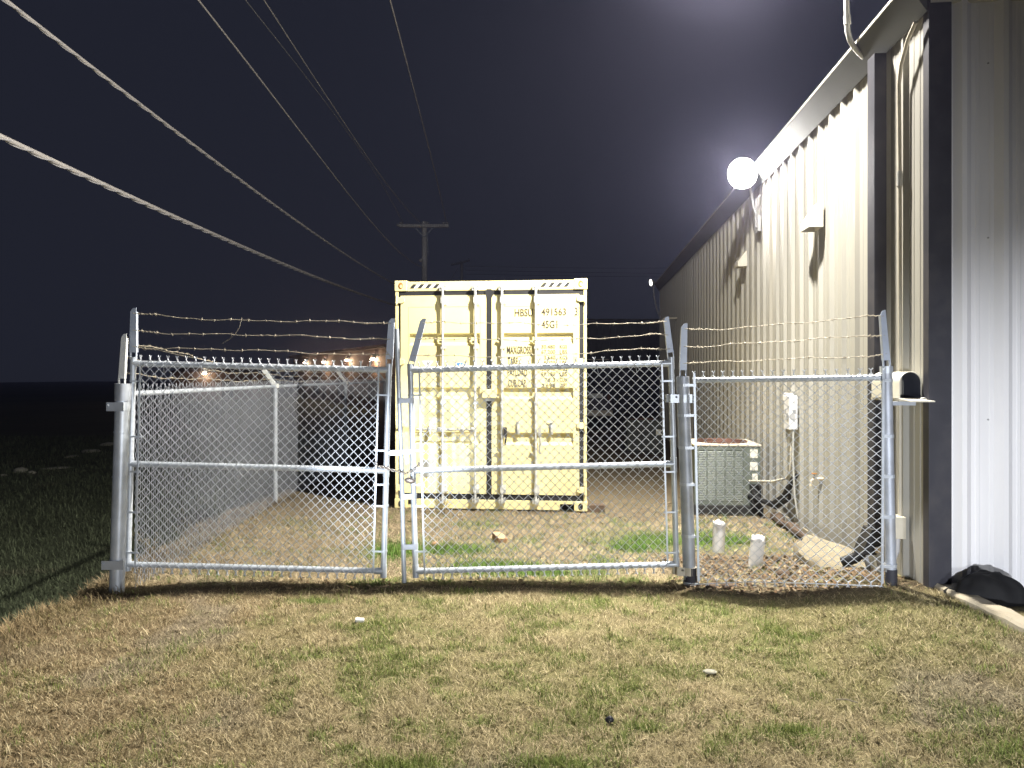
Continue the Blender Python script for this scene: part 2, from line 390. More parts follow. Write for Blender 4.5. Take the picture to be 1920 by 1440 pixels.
def make_lawn():
    x, y = scatter(900000, -3.5, 2.95, 2.3, 5.75, lambda x, y: (.35 + .65 * sstep(5.8, 2.6, y)) * (1 - .93 * soilness(x, y)) * np.where((y > 5.25 - .25 * sstep(1.3, 2.6, x)) & (x > 1.3), .1, 1) * (.25 + 1.0 * sstep(.3, .7, fbm(x, y, .09, 91, 3))))
    n = len(x); g = greenness(x, y); isg = rng.random(n) < g * .85
    c = gcol(x, y)
    clump = (.72 + .56 * fbm(x, y, .06, 95, 2))[:, None]
    dry = c * clump * (.7 + .6 * rng.random((n, 1)))
    pale = rng.random(n) < .25
    dry[pale] = np.array((.56, .47, .29)) * (.7 + .5 * rng.random((pale.sum(), 1)))
    dark = rng.random(n) < .15
    dry[dark] *= .4
    gr = np.array((.16, .21, .06)) * (.55 + .8 * rng.random((n, 1))) + np.array((.05, .035, 0)) * rng.random((n, 1))
    col = np.where(isg[:, None], gr, dry)
    far = sstep(5.6, 2.4, y)
    L = np.where(isg, rng.uniform(.02, .055, n), rng.uniform(.018, .055, n)) 
    L = np.where(rng.random(n) < .03, L * 2.0, L)
    tilt = np.where(isg, rng.uniform(.2, 1.2, n), rng.uniform(.7, 1.52, n))
    W = rng.uniform(.0016, .0034, n) * np.where(isg, 1.1, 1.0)
    az = rng.uniform(0, 2*PI, n)
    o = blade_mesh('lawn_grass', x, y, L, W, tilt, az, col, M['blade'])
    tag(o, 'short dormant straw coloured grass with green tufts in front of the gates', 'grass', kind='stuff')
    # inside the yard
    x, y = scatter(330000, -3.2, 3.1, 5.62, 9.6, lambda x, y: (.25 + .75 * sstep(9.5, 6, y)) * (1 - .8 * soilness(x, y)) * (x < wallx(y) - .15) * np.where((x > 1.5) & (y < 7.0), .15, 1.0) * (.3 + .9 * fbm(x, y, .2, 92, 3)))
    n = len(x); g = greenness(x, y); isg = rng.random(n) < np.clip(g * 1.1, 0, .95)
    dry = gcol(x, y) * (.8 + .7 * rng.random((n, 1)))
    pale = rng.random(n) < .22
    dry[pale] = np.array((.58, .47, .31)) * (.7 + .5 * rng.random((pale.sum(), 1)))
    gr = np.array((.07, .16, .03)) * (.55 + .8 * rng.random((n, 1))) + np.array((.05, .03, 0)) * rng.random((n, 1))
    col = np.where(isg[:, None], gr, dry)
    L = np.where(isg, rng.uniform(.025, .07, n), rng.uniform(.02, .08, n)); L = np.where((rng.random(n) < .05) & ~isg, L * 2.2, L)
    tilt = np.where(isg, rng.uniform(.2, 1.2, n), rng.uniform(1.0, 1.54, n))
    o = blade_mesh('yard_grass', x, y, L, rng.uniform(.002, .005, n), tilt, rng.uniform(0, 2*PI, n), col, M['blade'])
    tag(o, 'dry matted straw and green weeds inside the fenced yard', 'grass', kind='stuff')
    # soil strip: straws lying loose
    n = 5000
    x = rng.uniform(-3.2, 2.8, n); y = 5.50 - .50 * sstep(1.3, 2.6, x) - .1 * sstep(-2, -3.1, x) + rng.normal(0, .14, n)
    col = np.where(rng.random((n, 1)) < .5, np.array([[.30, .22, .13]]), np.array([[.11, .075, .045]])) * (.5 + .8 * rng.random((n, 1)))
    o = blade_mesh('loose_straw', x, y, rng.uniform(.03, .14, n), rng.uniform(.002, .004, n), rng.uniform(1.2, 1.55, n), rng.uniform(0, 2*PI, n), col, M['blade'])
    tag(o, 'loose dead straw lying on the bare soil under the gates', 'straw', kind='stuff')
    # rough grass on the lip and in the dark field
    n = 26000
    y = rng.uniform(2.4, 10, n); x = edge_x(y) + rng.normal(.03, .12, n)
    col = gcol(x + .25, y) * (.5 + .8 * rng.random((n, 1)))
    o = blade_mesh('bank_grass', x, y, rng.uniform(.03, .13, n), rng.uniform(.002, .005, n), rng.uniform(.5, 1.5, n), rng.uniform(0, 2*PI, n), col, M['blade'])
    tag(o, 'ragged dry grass along the lip of the bank on the left', 'grass', kind='stuff')
    n = 120000
    u = rng.random(n); y = 4 + 26 * u**1.5; x = -4.2 - rng.random(n) * (.5 + .62 * y)
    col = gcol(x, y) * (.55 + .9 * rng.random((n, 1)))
    sc = 1 + (y - 4) * .06
    o = blade_mesh('field_grass', x, y, rng.uniform(.03, .09, n) * sc, rng.uniform(.004, .009, n) * sc, rng.uniform(.2, 1.3, n), rng.uniform(0, 2*PI, n), col, M['blade'])
    tag(o, 'dark green grass of the low field beyond the bank', 'grass', kind='stuff')
make_lawn()

def leaf_litter():
    n = 4200
    x = np.concatenate([rng.uniform(1.35, 2.85, 3000), rng.uniform(-.2, 3.0, 700), rng.uniform(-3, 3, 500)])
    y = np.concatenate([rng.uniform(5.05, 6.5, 3000), rng.uniform(6.2, 9, 700), rng.uniform(5.45, 5.75, 500)])
    k = (x < wallx(y) - .08) & (y > 5.5 - .62 * sstep(1.2, 2.6, x)); x = x[k]; y = y[k]; n = len(x)
    z = gz(x, y) + rng.uniform(.003, .03, n)
    s = rng.uniform(.009, .026, n)
    V = np.zeros((n, 6, 3), np.float32)
    a = rng.uniform(0, 2*PI, n); tl = rng.uniform(-.7, .7, n); ts = rng.uniform(-.6, .6, n); cu = rng.uniform(-.4, .5, n)
    loc = [(-1, 0), (-.3, .5), (.45, .42), (1.1, 0), (.45, -.42), (-.3, -.5)]
    for k, (u, v) in enumerate(loc):
        zz = u * np.sin(tl) + v * np.sin(ts) + cu * abs(v) * 1.2
        V[:, k, 0] = x + s * (u * np.cos(a) - v * np.sin(a)); V[:, k, 1] = y + s * (u * np.sin(a) + v * np.cos(a)); V[:, k, 2] = z + s * zz * .8
    base = (np.arange(n) * 6)[:, None]
    F = np.concatenate([base + np.array([0, 1, 2, 3])[None], base + np.array([0, 3, 4, 5])[None]], 0)
    me = bpy.data.meshes.new('leaf_litter'); me.from_pydata(V.reshape(-1, 3).tolist(), [], F.tolist()); me.update()
    pal = np.array([(.20, .12, .06), (.30, .20, .11), (.36, .28, .17), (.12, .075, .045), (.26, .19, .12)])
    c = pal[rng.integers(0, 5, n)] * np.array((.60, .62, .66)) * (.6 + .7 * rng.random((n, 1)))
    color_attr(me, np.repeat(c, 6, 0)); me.materials.append(M['leaf'])
    o = bpy.data.objects.new('leaf_litter', me); COL.objects.link(o)
    tag(o, 'brown fallen leaves strewn behind the short fence panel', 'leaves', kind='stuff')
leaf_litter()

# ------------------------------------------------------------------ stones, bricks, litter
def lump(rx, ry, rz, seed, n=14, m=9, rough=.25, flat=.35):
    mb = MB(); vs = []; fs = []
    for i in range(m + 1):
        th = PI * i / m
        for k in range(n):
            ph = 2 * PI * k / n
            d = Vector((math.sin(th)*math.cos(ph), math.sin(th)*math.sin(ph), math.cos(th)))
            q = 1 + rough * (float(fbm(np.array([d.x*1.7 + seed*3.1 + d.z]), np.array([d.y*1.7 - d.z*1.3 + seed]), .9, seed, 3)[0]) - .5) * 2
            z = d.z * rz * q
            if z < -flat * rz: z = -flat * rz
            vs.append((d.x*rx*q, d.y*ry*q, z))
    for i in range(m):
        for k in range(n):
            fs.append((i*n+k, i*n+(k+1) % n, (i+1)*n+(k+1) % n, (i+1)*n+k))
    return mb.add(vs, fs)
def rock(name, px, py, Y, rx, ry, rz, m, label, cat, group=None, rot=0, seed=1, rough=.3, z=None):
    p = at(px, py, Y); g = gzs(p.x, p.y) if z is None else z
    o = lump(rx, ry, rz, seed, rough=rough).build(name, m, None, True); o.modifiers.clear()
    o.location = (p.x, p.y, g + rz*.2); o.rotation_euler = (0, 0, rot)
    return tag(o, label, cat, group)
G = 'pale limestone rocks lying in the dark field'
for i, (px, py, sx, sy, rz, lab) in enumerate([
    (39, 886, .19, .13, .12, 'round pale limestone rock at the left edge of the dark field'),
    (60, 888, .11, .08, .07, 'small pale rock just right of the round one in the dark field'),
    (108, 879, .40, .15, .05, 'long flat pale rock in the dark field'),
    (172, 848, .30, .2, .09, 'dim grey rock slab close left of the gate hinge post'),
    (206, 836, .32, .2, .12, 'farthest dim rock, half behind the gate hinge post'),
    (4, 893, .14, .10, .05, 'flat rock cut by the left edge of the photo'),
    (136, 857, .25, .12, .05, 'thin pale rock between the long flat one and the dim slab')]):
    # distance where the sight line meets the low field
    Y = 12.0
    for _ in range(25):
        p = at(px, py, Y); gg = gzs(p.x, p.y); Y = (EYE - gg) * FPX / (py - 705)
    rock('field_rock', px, py, Y, sx, sy, rz, M['rock'], lab, 'rock', G, rot=.2*i, seed=i+2)
G = 'stones among the leaves behind the short fence panel'
for i, (px, py, Y, r) in enumerate([(1425, 1061, 6.0, .035), (1456, 1060, 5.9, .045), (1508, 1060, 5.95, .05), (1520, 1072, 5.75, .03), (1470, 1075, 5.7, .06),
        (1580, 1078, 5.6, .035), (1365, 1092, 5.5, .055), (1335, 1090, 5.52, .05), (1700, 1090, 5.4, .04), (1560, 1062, 5.9, .06)]):
    rock('yard_stone', px, py, Y, r, r*.8, r*.7, M['stone'] if i not in (4, 6, 7) else M['rot'],
         ['small pale stone left of the leaning white pipe', 'fist sized pale stone between the white pipe and the slab', 'buff stone just left of the slab toe',
          'tiny stone in front of the slab toe', 'dark clod right of the leaning white pipe', 'small stone near the fence corner post', 'dark clod nearest the bottom wire of the panel',
          'dark clod beside the foot of the gate post', 'pale stone right of the fence corner post', 'buff stone resting against the slab toe'][i], 'stone', G, seed=20+i)
# sloping slab of pale rock at the foot of the wall
mb = MB()
poly = [at(1515, 1002, 6.35), at(1600, 1030, 6.12), at(1628, 1062, 5.72), at(1600, 1070, 5.66), at(1540, 1064, 5.82), at(1505, 1045, 6.1), at(1490, 1022, 6.35)]
cen = sum(poly, Vector()) / len(poly)
n = len(poly); top = []; vs = []; fs = []
def relief(p): return .02 * (float(fbm(np.array([p.x]), np.array([p.y]), .25, 5)[0]) - .5)
rings = [(1.0, -.12), (1.0, .0), (.75, .035), (.4, .045)]
N = 28
for s_, dz in rings:
    for k in range(N):
        t = k / N * n; i0 = int(t) % n; f = t - int(t); p = poly[i0].lerp(poly[(i0+1) % n], f)
        q = cen + (p - cen) * s_ * (1 + .05 * math.sin(k * 2.4))
        vs.append((q.x, q.y, max(q.z, gzs(q.x, q.y) + .01) + dz + relief(q)))
vs.append((cen.x, cen.y, cen.z + .05))
for r in range(len(rings) - 1):
    for k in range(N): fs.append((r*N+k, r*N+(k+1) % N, (r+1)*N+(k+1) % N, (r+1)*N+k))
for k in range(N): fs.append(((len(rings)-1)*N+k, (len(rings)-1)*N+(k+1) % N, len(vs)-1))
mb.add(vs, fs); o = mb.build('rock_slab', M['stone'], None, True)
tag(o, 'big sloping slab of pale sandy rock at the foot of the beige wall', 'rock slab')
# rotten edging timber along the wall
mb = MB()
pts = []
for k in range(14):
    t = k / 13; Y = 8.3 - 2.4 * t; pts.append((wallx(Y) - .14 - .05*t + .02*math.sin(k*1.9), Y, gzs(wallx(Y) - .2, Y) + .055 + .015*math.sin(k*2.3)))
mb.tube(pts, [.045 + .018*math.sin(k*1.7) for k in range(14)], 7)
o = mb.build('edging_timber', M['rot'], None, True); tag(o, 'rotten brown timber lying along the foot of the beige wall', 'timber')
# brick on the ground
o = MB().box(-.05, .05, -.10, .10, 0, .065).build('brick', M['brick'], None, False, .004)
p = at(936, 1009, 7.2); o.location = (p.x, p.y, gzs(p.x, p.y) + .005); o.rotation_euler = (.12, .1, .35)
tag(o, 'tan brick lying on the grass in front of the container', 'brick')
o = lump(.035, .05, .03, 9).build('brick_fragment', M['brick'], None, True); p = at(817, 1010, 7.0); o.location = (p.x, p.y, gzs(p.x, p.y) + .01)
tag(o, 'small broken brick fragment left of the brick in the yard', 'brick')
# litter
o = MB().box(-.03, .03, -.018, .018, 0, .022).build('paper_scrap', M['litter'], None, False, .006); p = at(674, 1166, 4.76); o.location = (p.x, p.y, gzs(p.x, p.y) + .012); o.rotation_euler = (.1, .1, .2)
tag(o, 'small crumpled white cup piece lying on the lawn', 'litter')
o = lump(.02, .016, .018, 4).build('bottle_cap', M['litter_black'], None, True); p = at(1143, 1352, 3.39); o.location = (p.x, p.y, gzs(p.x, p.y) + .018)
tag(o, 'shiny black plastic scrap on the lawn near the bottom', 'litter')
o = lump(.04, .028, .010, 6).build('flat_stone', M['rock'], None, True); p = at(1332, 1260, 3.95); o.location = (p.x, p.y, gzs(p.x, p.y) + .018)
tag(o, 'flat tan stone lying in the middle of the lawn', 'stone')
o = MB().tube([(-.05, 0, 0), (0, .006, .006), (.05, 0, 0)], .004, 6).build('twig', M['stone'], None, True); p = at(1588, 1323, 3.55); o.location = (p.x, p.y, gzs(p.x, p.y) + .03); o.rotation_euler = (0, 0, -.4)
tag(o, 'short bleached twig on the lawn at lower right', 'twig')

# ------------------------------------------------------------------ chain link and barbed wire
def chain_link(W, H, fx=None, pitch=.072, r=.0041, seed=0, barbs=True, bulge=.012):
    mb = MB(); hw = pitch / 2; n = max(2, int(round(W / hw))); hw = W / n; st = pitch / 2; m = int(H / st)
    if m % 2: m += 1
    st = H / m
    zz = np.arange(m + 1) * st
    for i in range(n):
        xs = np.where((np.arange(m + 1) + i) % 2 == 0, i * hw, (i + 1) * hw)
        ys = np.where((np.arange(m + 1) + i) % 2 == 0, .0045, -.0045)
        ox = .010 * (fbm(xs, zz, .5, 31 + seed) - .5); oz = .010 * (fbm(xs, zz, .5, 37 + seed) - .5); oy = bulge * 2 * (fbm(xs, zz, .6, 33 + seed) - .5)
        P = [(float(xs[k] + ox[k]), float(ys[k] + oy[k]), float(zz[k] + oz[k])) for k in range(m + 1)]
        if fx: P = [fx(p) for p in P]
        mb.tube(P, r, 4, cap=False)
    if barbs:
        for zc, sg in ((H, 1), (0, -1)):
            k = m if sg > 0 else 0
            for i in range(n + 1):
                # wires i-1 and i meet here when wire i sits on its left side
                if (k + i) % 2 == 0:
                    x = i * hw; a = random.uniform(-.004, .004); b = .011 + random.uniform(-.003, .003)
                    for P in ([(x - .002, 0, zc), (x + .002 + a, .003, zc + sg*.012), (x - .001 + a, -.002, zc + sg*.020), (x - b + a, .002, zc + sg*.036)],
                              [(x + .002, 0, zc), (x - .002 + a, -.003, zc + sg*.012), (x + .001 + a, .002, zc + sg*.020), (x + b + a, -.002, zc + sg*.036)]):
                        if fx: P = [fx(p) for p in P]
                        mb.tube(P, r, 4, cap=False)
    return mb
def barbed(mb, a, b, sag=.02, seed=0, tie=True, r=.0021):
    a = Vector(a); b = Vector(b); L = (b - a).length; n = max(8, int(L / .035)); rr = random.Random(seed)
    d = (b - a).normalized(); up = Vector((0,0,1)); sd = d.cross(up).normalized()
    def pt(t):
        w = .010 * math.sin(t * L * 3.1 + seed) + .005 * math.sin(t * L * 9.3 + seed * 2) + .003 * math.sin(t * L * 21 + seed*1.3)
        e = min(1, t*L/.1, (1-t)*L/.1)
        return a.lerp(b, t) + up * (-sag * 4 * t * (1-t) + w * e) + sd * (.006 * math.sin(t*L*7 + seed) * e)
    P = [pt(i / n) for i in range(n + 1)]
    mb.tube(P, r, 5, cap=False)
    P2 = [p + up * .0032 * math.sin(i * 1.5) + sd * .0032 * math.cos(i * 1.5) for i, p in enumerate(P)]
    mb.tube(P2, r*.8, 4, cap=False)
    s = rr.uniform(.06, .12)
    while s < L - .05:
        c = pt(s / L)
        for q in range(2):
            ang = rr.uniform(0, PI); v = (up * math.cos(ang) + sd * math.sin(ang)) * .014 + d * rr.uniform(-.006, .006)
            mb.tube([c - v, c + v], .0017, 4)
        mb.tube([c - d*.007, c + d*.007], .0045, 5)
        s += rr.uniform(.10, .14)
    if tie:   # wrapped tail near the ends
        for t0, sg in ((0, 1), (1, -1)):
            Q = []
            for i in range(16):
                q = pt(t0 + sg * (.02 + i * .10 / 16) / max(L, .5) * 1.6)
                Q.append(q + up * .008 * math.cos(i * 1.9) + sd * .008 * math.sin(i * 1.9))
            mb.tube(Q, .0019, 4, cap=False)
    return mb

def arm(parent, x0, z0, x1, z1, y=0.0, w=.050, m=None, tip=True, dy=0.0):
    """pressed steel extension arm with an open loop at its foot, leaning from (x0,z0) to (x1,z1)"""
    a = Vector((x0, y, z0)); b = Vector((x1, y + dy, z1)); d = (b - a).normalized(); c = d.cross(Vector((0,1,0))).normalized()
    mb = MB(); q = a + d * .055
    wt = w * .82
    P0 = [q - c*w/2, q + c*w/2, b + c*wt/2 + (d*-.02 if tip else d*0), b + c*wt*.1 + d*.008, b - c*wt/2 + d*.012]
    mb.prism([p + Vector((0, -.012, 0)) for p in P0], (0, .004, 0))
    for s_ in (-1, 1):   # folded flanges
        mb.bar(q + c*s_*w*.47 + Vector((0, .004, 0)), b + c*s_*wt*.44 - d*.02 + Vector((0, .004, 0)), .004, .030)
    # loop
    for s_ in (-1, 1): mb.bar(a + c*s_*.023, q + c*s_*.023, .006, .018)
    mb.bar(q - c*.026, q + c*.026, .007, .02); mb.bar(a - c*.026, a + c*.026, .007, .02)
    # slots for the wire
    o = mb.build('extension_arm', m or M['arm'], parent)
    L = (b - a).length
    return o, [a + d * (L * f) + Vector((0, -.014, 0)) for f in (.25, .58, .92)]
def band(mb, x, z, r, y=0, h=.022, reach=0, t=.0035):
    """clamp round a vertical tube with its ear reaching sideways"""
    n = 14; R = r + t; vs = []; fs = []
    ring = [(x + R*math.cos(2*PI*k/n), y + R*math.sin(2*PI*k/n)) for k in range(n)]
    mb.prism([(px, py, z - h/2) for px, py in ring], (0, 0, h))
    if reach:
        x1 = x + reach; a, b = min(x, x1), max(x, x1)
        mb.box(a, b, y - R - .002, y - R + .004, z - h/2 + .001, z + h/2 - .001)
        mb.cyl((x1 - math.copysign(.012, reach), y - R - .008, z), (x1 - math.copysign(.012, reach), y - R + .006, z), .006, 8)

# ------------------------------------------------------------------ gate leaves
def gate_leaf(name, label, loc, rot, W, side, seed):
    """side=+1: leaf extends to +x from its hinge stile, -1: to -x.  local z=0 is the bottom rail"""
    root = thing(name, label, 'gate', loc, (0, rot, 0))
    H = 1.60; r = .0225; s = side
    for x in (0, W*s):
        mb = MB().tube([(x, 0, -.03), (x, 0, H + .035)], r, 16); mb.build('stile', M['galv'], root, True)
    for nm, z, rr in (('bottom_rail', 0, .0225), ('middle_rail', .80, .0235), ('top_rail', H, .0235)):
        MB().tube([(s*.02, 0, z), (s*(W-.02), 0, z)], rr, 16).build(nm, M['galv'], root, True)
    # corner elbows / tee sleeves
    for x in (0, W*s):
        for z in (0, .80, H):
            ss = s if x == 0 else -s
            mb = MB(); mb.tube([(x, 0, z-.05), (x, 0, z+.05)], r + .003, 16); mb.tube([(x, 0, z), (x + ss*.06, 0, z)], r + .0035, 16); mb.build('fitting', M['galv'], root, True)
    m0 = .075; mw = W - 2*m0
    x_l = m0 if s > 0 else -W + m0
    o = chain_link(mw, 1.655, lambda p: (p[0] + x_l, p[1] - .031, p[2] - .025), seed=seed).build('chain_link_mesh', M['wire'], root, True); o.modifiers.clear()
    for xx, hinge in ((x_l, s > 0), (x_l + mw, s < 0)):
        MB().bar((xx, -.034, -.01), (xx + random.uniform(-.006, .006), -.034, H - .005), .013, .006).build('tension_bar', M['galv'], root)
        stile = 0 if abs(xx) < W/2 else W*s
        for z in (.10, .42, .74, 1.02, 1.46) if hinge else (.16, .52, .69, .96, 1.40):
            mb = MB(); band(mb, stile, z, r, 0, .015, (xx - stile) * 1.25); mb.build('tension_band', M['galv'], root)
    for k in range(6):
        x = x_l + mw * (k + .6) / 6.3
        for z in (.80, H):
            if random.random() < .8:
                q = [(x + .004*math.sin(a), -.028*math.cos(a) - .004, z + .028*math.sin(a)) for a in np.linspace(0, 2*PI, 12)]
                mb = MB(); mb.tube(q + [(x+.01, -.036, z - .05 - .03*random.random())], .0018, 4); mb.build('tie_wire', M['wire'], root, True).modifiers.clear()
    return root, W, H, s

def barb_set(root, A, B, seed, sag=(.02, .015, .02)):
    for k in range(3):
        mb = MB(); barbed(mb, A[k], B[k], sag[k], seed + k); o = mb.build('barbed_wire', M['barb'], root, True); o.modifiers.clear()

YG = 5.65
# left leaf
pL = at(240, 1058, YG)
leafL, W1, H1, _ = gate_leaf('gate_leaf', 'left chain link gate leaf sagging towards the chain, hung on the bank side post', pL, math.radians(1.5), 2.035, 1, 1)
_, A = arm(leafL, .0, H1 + .035, -.005, H1 + .43, w=.056)
_, B = arm(leafL, W1, H1 + .035, W1 + .012, H1 + .40, w=.056)
barb_set(leafL, A[::-1], B[::-1], 3, (.02, .012, .012))
mb = MB(); mb.tube([A[0] + Vector((.1, -.004, 0)), A[0] + Vector((.3, 0, -.045)), A[0] + Vector((.6, .01, -.10)), A[0] + Vector((.85, .02, -.17))], .0022, 5)
mb.build('loose_wire', M['barb'], leafL, True).modifiers.clear()
mb = MB(); P0 = Vector((.86, -.01, H1 + .385)); mb.tube([P0, P0 + Vector((-.02, 0, -.08)), P0 + Vector((-.06, .01, -.14)), P0 + Vector((-.16, .02, -.21))], .0015, 4); mb.build('loose_wire', M['barb'], leafL, True).modifiers.clear(); mb = MB()
mb.tube([B[0] + Vector((-.10, 0, .05)), B[0] + Vector((-.05, -.01, .06)), B[0] + Vector((-.02, -.01, .02)), B[0] + Vector((.03, -.02, -.04)), B[0] + Vector((.055, -.01, .0)), B[0] + Vector((.05, 0, .03))], .002, 5)
mb.build('loose_wire', M['barb'], leafL, True).modifiers.clear()
# right leaf
pR = at(1268, 1058, YG)
leafR, W2, H2, _ = gate_leaf('gate_leaf', 'right chain link gate leaf with drop rod and latch, in front of the container', pR, math.radians(-1.5), 2.075, -1, 2)
_, B = arm(leafR, .0, H2 + .035, -.03, H2 + .36, w=.050)
_, A = arm(leafR, -W2, H2 + .02, -W2 + .115, H2 + .40, w=.052)
barb_set(leafR, A[::-1], B[::-1], 13, (.012, .012, .02))
# drop rod hanging beside the latch stile
xr = -W2 - .088
MB().tube([(xr - .004, -.012, -.085), (xr, -.012, .9), (xr - .012, -.012, 1.93)], .0185, 14).build('drop_rod', M['galv'], leafR, True)
for z in (.20, .60, 1.36):
    mb = MB(); band(mb, xr, z, .0185, -.012, .045); band(mb, -W2, z, .0225, 0, .045); mb.box(xr, -W2, -.034, -.029, z-.02, z+.02)
    mb.build('rod_guide', M['galv_old'], leafR)
# latch fork
mb = MB(); mb.box(xr - .085, xr + .01, -.045, -.036, .928, .972); mb.tube([(xr - .08, -.0405, .95), (xr - .10, -.0405, .95)], .022, 10); mb.bar((xr + .045, -.04, .97), (xr + .05, -.04, .86), .03, .008); mb.box(xr - .02, -W2 + .02, -.036, -.030, .935, .972)
mb.build('latch', M['galv'], leafR, False, .003)

# padlocked chain round the two middle stiles
def link_chain(path, name, label, cat, sc=.030, wr=.0042):
    P = [Vector(p) for p in path]; mb = MB()
    seg = []; 
    for a, b in zip(P[:-1], P[1:]):
        n = max(1, int((b - a).length / (sc * .72)))
        for i in range(n): seg.append((a.lerp(b, i/n), (b - a).normalized()))
    for i, (c, d) in enumerate(seg):
        u = d.cross(Vector((0, 0, 1)) if i % 2 else Vector((0, 1, .3))).normalized()
        v = d.cross(u)
        L = sc / 2; w = sc * .30; q = []
        for k in range(12):
            a = 2*PI*k/12; q.append(c + d * (L * math.cos(a)) + u * (w * math.sin(a)))
        mb.tube(q, wr, 6, closed=True)
    return mb
xs1 = at(718, 872, YG); xs2 = at(772, 880, YG)
ch = [xs1 + Vector((-.045, -.055, .02)), xs1 + Vector((-.02, -.07, .0)), xs1 + Vector((.05, -.075, -.02)), (xs1 + xs2)/2 + Vector((.02, -.08, -.025)), xs2 + Vector((-.03, -.09, -.02)), xs2 + Vector((.03, -.085, .01)), xs2 + Vector((.065, -.06, .05)), xs2 + Vector((.05, -.035, .06))]
o = link_chain(ch, 'chain', '', '').build('chain', M['chain'], None, True); o.modifiers.clear()
tag(o, 'steel chain looped round the two meeting gate stiles', 'chain')
pad = thing('padlock', 'dark padlock hanging from the gate chain', 'padlock', xs2 + Vector((.0, -.10, -.075)), (0, .2, .1))
lump(.043, .016, .024, 3, 20, 10, .03, 1).build('lock_body', M['brass'], pad, True).modifiers.clear()
MB().tube([(-.020, 0, .012), (-.020, 0, .036), (-.014, 0, .052), (0, 0, .058), (.014, 0, .052), (.020, 0, .036), (.020, 0, .012)], .0045, 8).build('shackle', M['zinc'], pad, True)

# ------------------------------------------------------------------ short fence panel beside the building
pA = at(1294, 1094, 5.62); pA.z = gzs(pA.x, pA.y) - .05
pB = at(1671, 1099, 4.97); pB.z = gzs(pB.x, pB.y) - .05
fp = thing('fence_panel', 'short chain link fence panel between the gate post and the beige building', 'fence', (0, 0, 0))
tA = at(1280, 706, 5.62); tB = at(1662, 692, 4.97)
mb = MB().tube([pA, tA], .050, 20); mb.build('post', M['galv_old'], fp, True, label='thick grey gate post with hinge clamps')
MB().tube([pA + Vector((0,0,.02)), pA + Vector((.0,0,.19))], .053, 20).build('post_sleeve', M['bronze'], fp, True)
MB().tube([pB, tB], .036, 18).build('post', M['galv_old'], fp, True, label='thinner corner post in front of the mailbox')
MB().tube([pB + Vector((0,0,.02)), pB + Vector((0,0,.16))], .039, 18).build('post_sleeve', M['bronze'], fp, True)
MB().tube([tB + Vector((0,0,-.03)), tB + Vector((0,0,.02))], .043, 18).build('post_cap', M['galv'], fp, True)
rA = at(1300, 713, 5.60); rB = at(1652, 708, 4.97)
MB().tube([rA, rB], .021, 16).build('top_rail', M['galv'], fp, True)
bA = at(1308, 1086, 5.56); bB = at(1650, 1090, 4.95)
bA.z = .05; bB.z = gzs(bB.x, bB.y) + .03
def panel_fx(p):
    u, v = p[0] / 1.33, (p[2]) / 1.60
    lo = bA.lerp(bB, u); hi = (rA + Vector((0, 0, .035))).lerp(rB + Vector((0, 0, .035)), u)
    q = lo.lerp(hi, v); return (q.x, q.y - .026 + p[1], q.z)
o = chain_link(1.33, 1.60, panel_fx, pitch=.074, r=.0038, seed=8).build('chain_link_mesh', M['wire'], fp, True); o.modifiers.clear()
for u, post0, post1, sg, zz in ((0, pA, tA, 1, (.04, .26, .50, .67, .82, .96)), (1, pB, tB, -1, (.12, .34, .52, .70, .95))):
    lo = Vector(panel_fx((1.33*u, 0, -.0))); hi = Vector(panel_fx((1.33*u, 0, 1.62)))
    MB().bar(lo + Vector((0, -.004, 0)), hi + Vector((0, -.004, 0)), .017, .006).build('tension_bar', M['galv'], fp)
    for t in zz:
        c = post0.lerp(post1, t); e = lo.lerp(hi, t * .97)
        mb = MB(); band(mb, c.x, c.z, .050 if u == 0 else .036, c.y, .022, (e.x - c.x) * 1.15); mb.build('tension_band', M['galv'], fp)
_, A = arm(fp, tA.x, tA.z, tA.x + .012, tA.z + .41, y=tA.y, w=.056)
_, B = arm(fp, tB.x + .003, tB.z + .01, tB.x - .03, tB.z + .40, y=tB.y, w=.046)
barb_set(fp, [Vector(q) for q in A[::-1]], [Vector(q) for q in B[::-1]], 23, (.015, .01, .012))
# hinge clamps
for z, x1 in ((at(1275, 747, YG).z, at(1254, 747, YG).x), (at(1285, 1068, YG).z, at(1266, 1068, YG).x)):
    mb = MB(); t = (z - pA.z) / (tA.z - pA.z); c = pA.lerp(tA, t)
    band(mb, c.x, z, .050, c.y, .062); band(mb, x1, z, .0225, YG, .062)
    mb.box(x1, c.x + .085, YG - .062, YG - .055, z - .033, z + .033)
    for xx in (x1 + .045, c.x - .062): mb.cyl((xx, YG - .072, z + .012), (xx, YG - .06, z + .012), .008, 8)
    mb.build('hinge_clamp', M['galv'] if z > .5 else M['conduit_beige'], fp)
MB().tube([bA + Vector((-.02, -.04, -.02)), bA.lerp(bB, .3) + Vector((0, -.04, .004)), bA.lerp(bB, .6) + Vector((0, -.03, -.005)), bB + Vector((0, -.03, -.02))], .0035, 6).build('bottom_wire', M['wire'], fp, True)

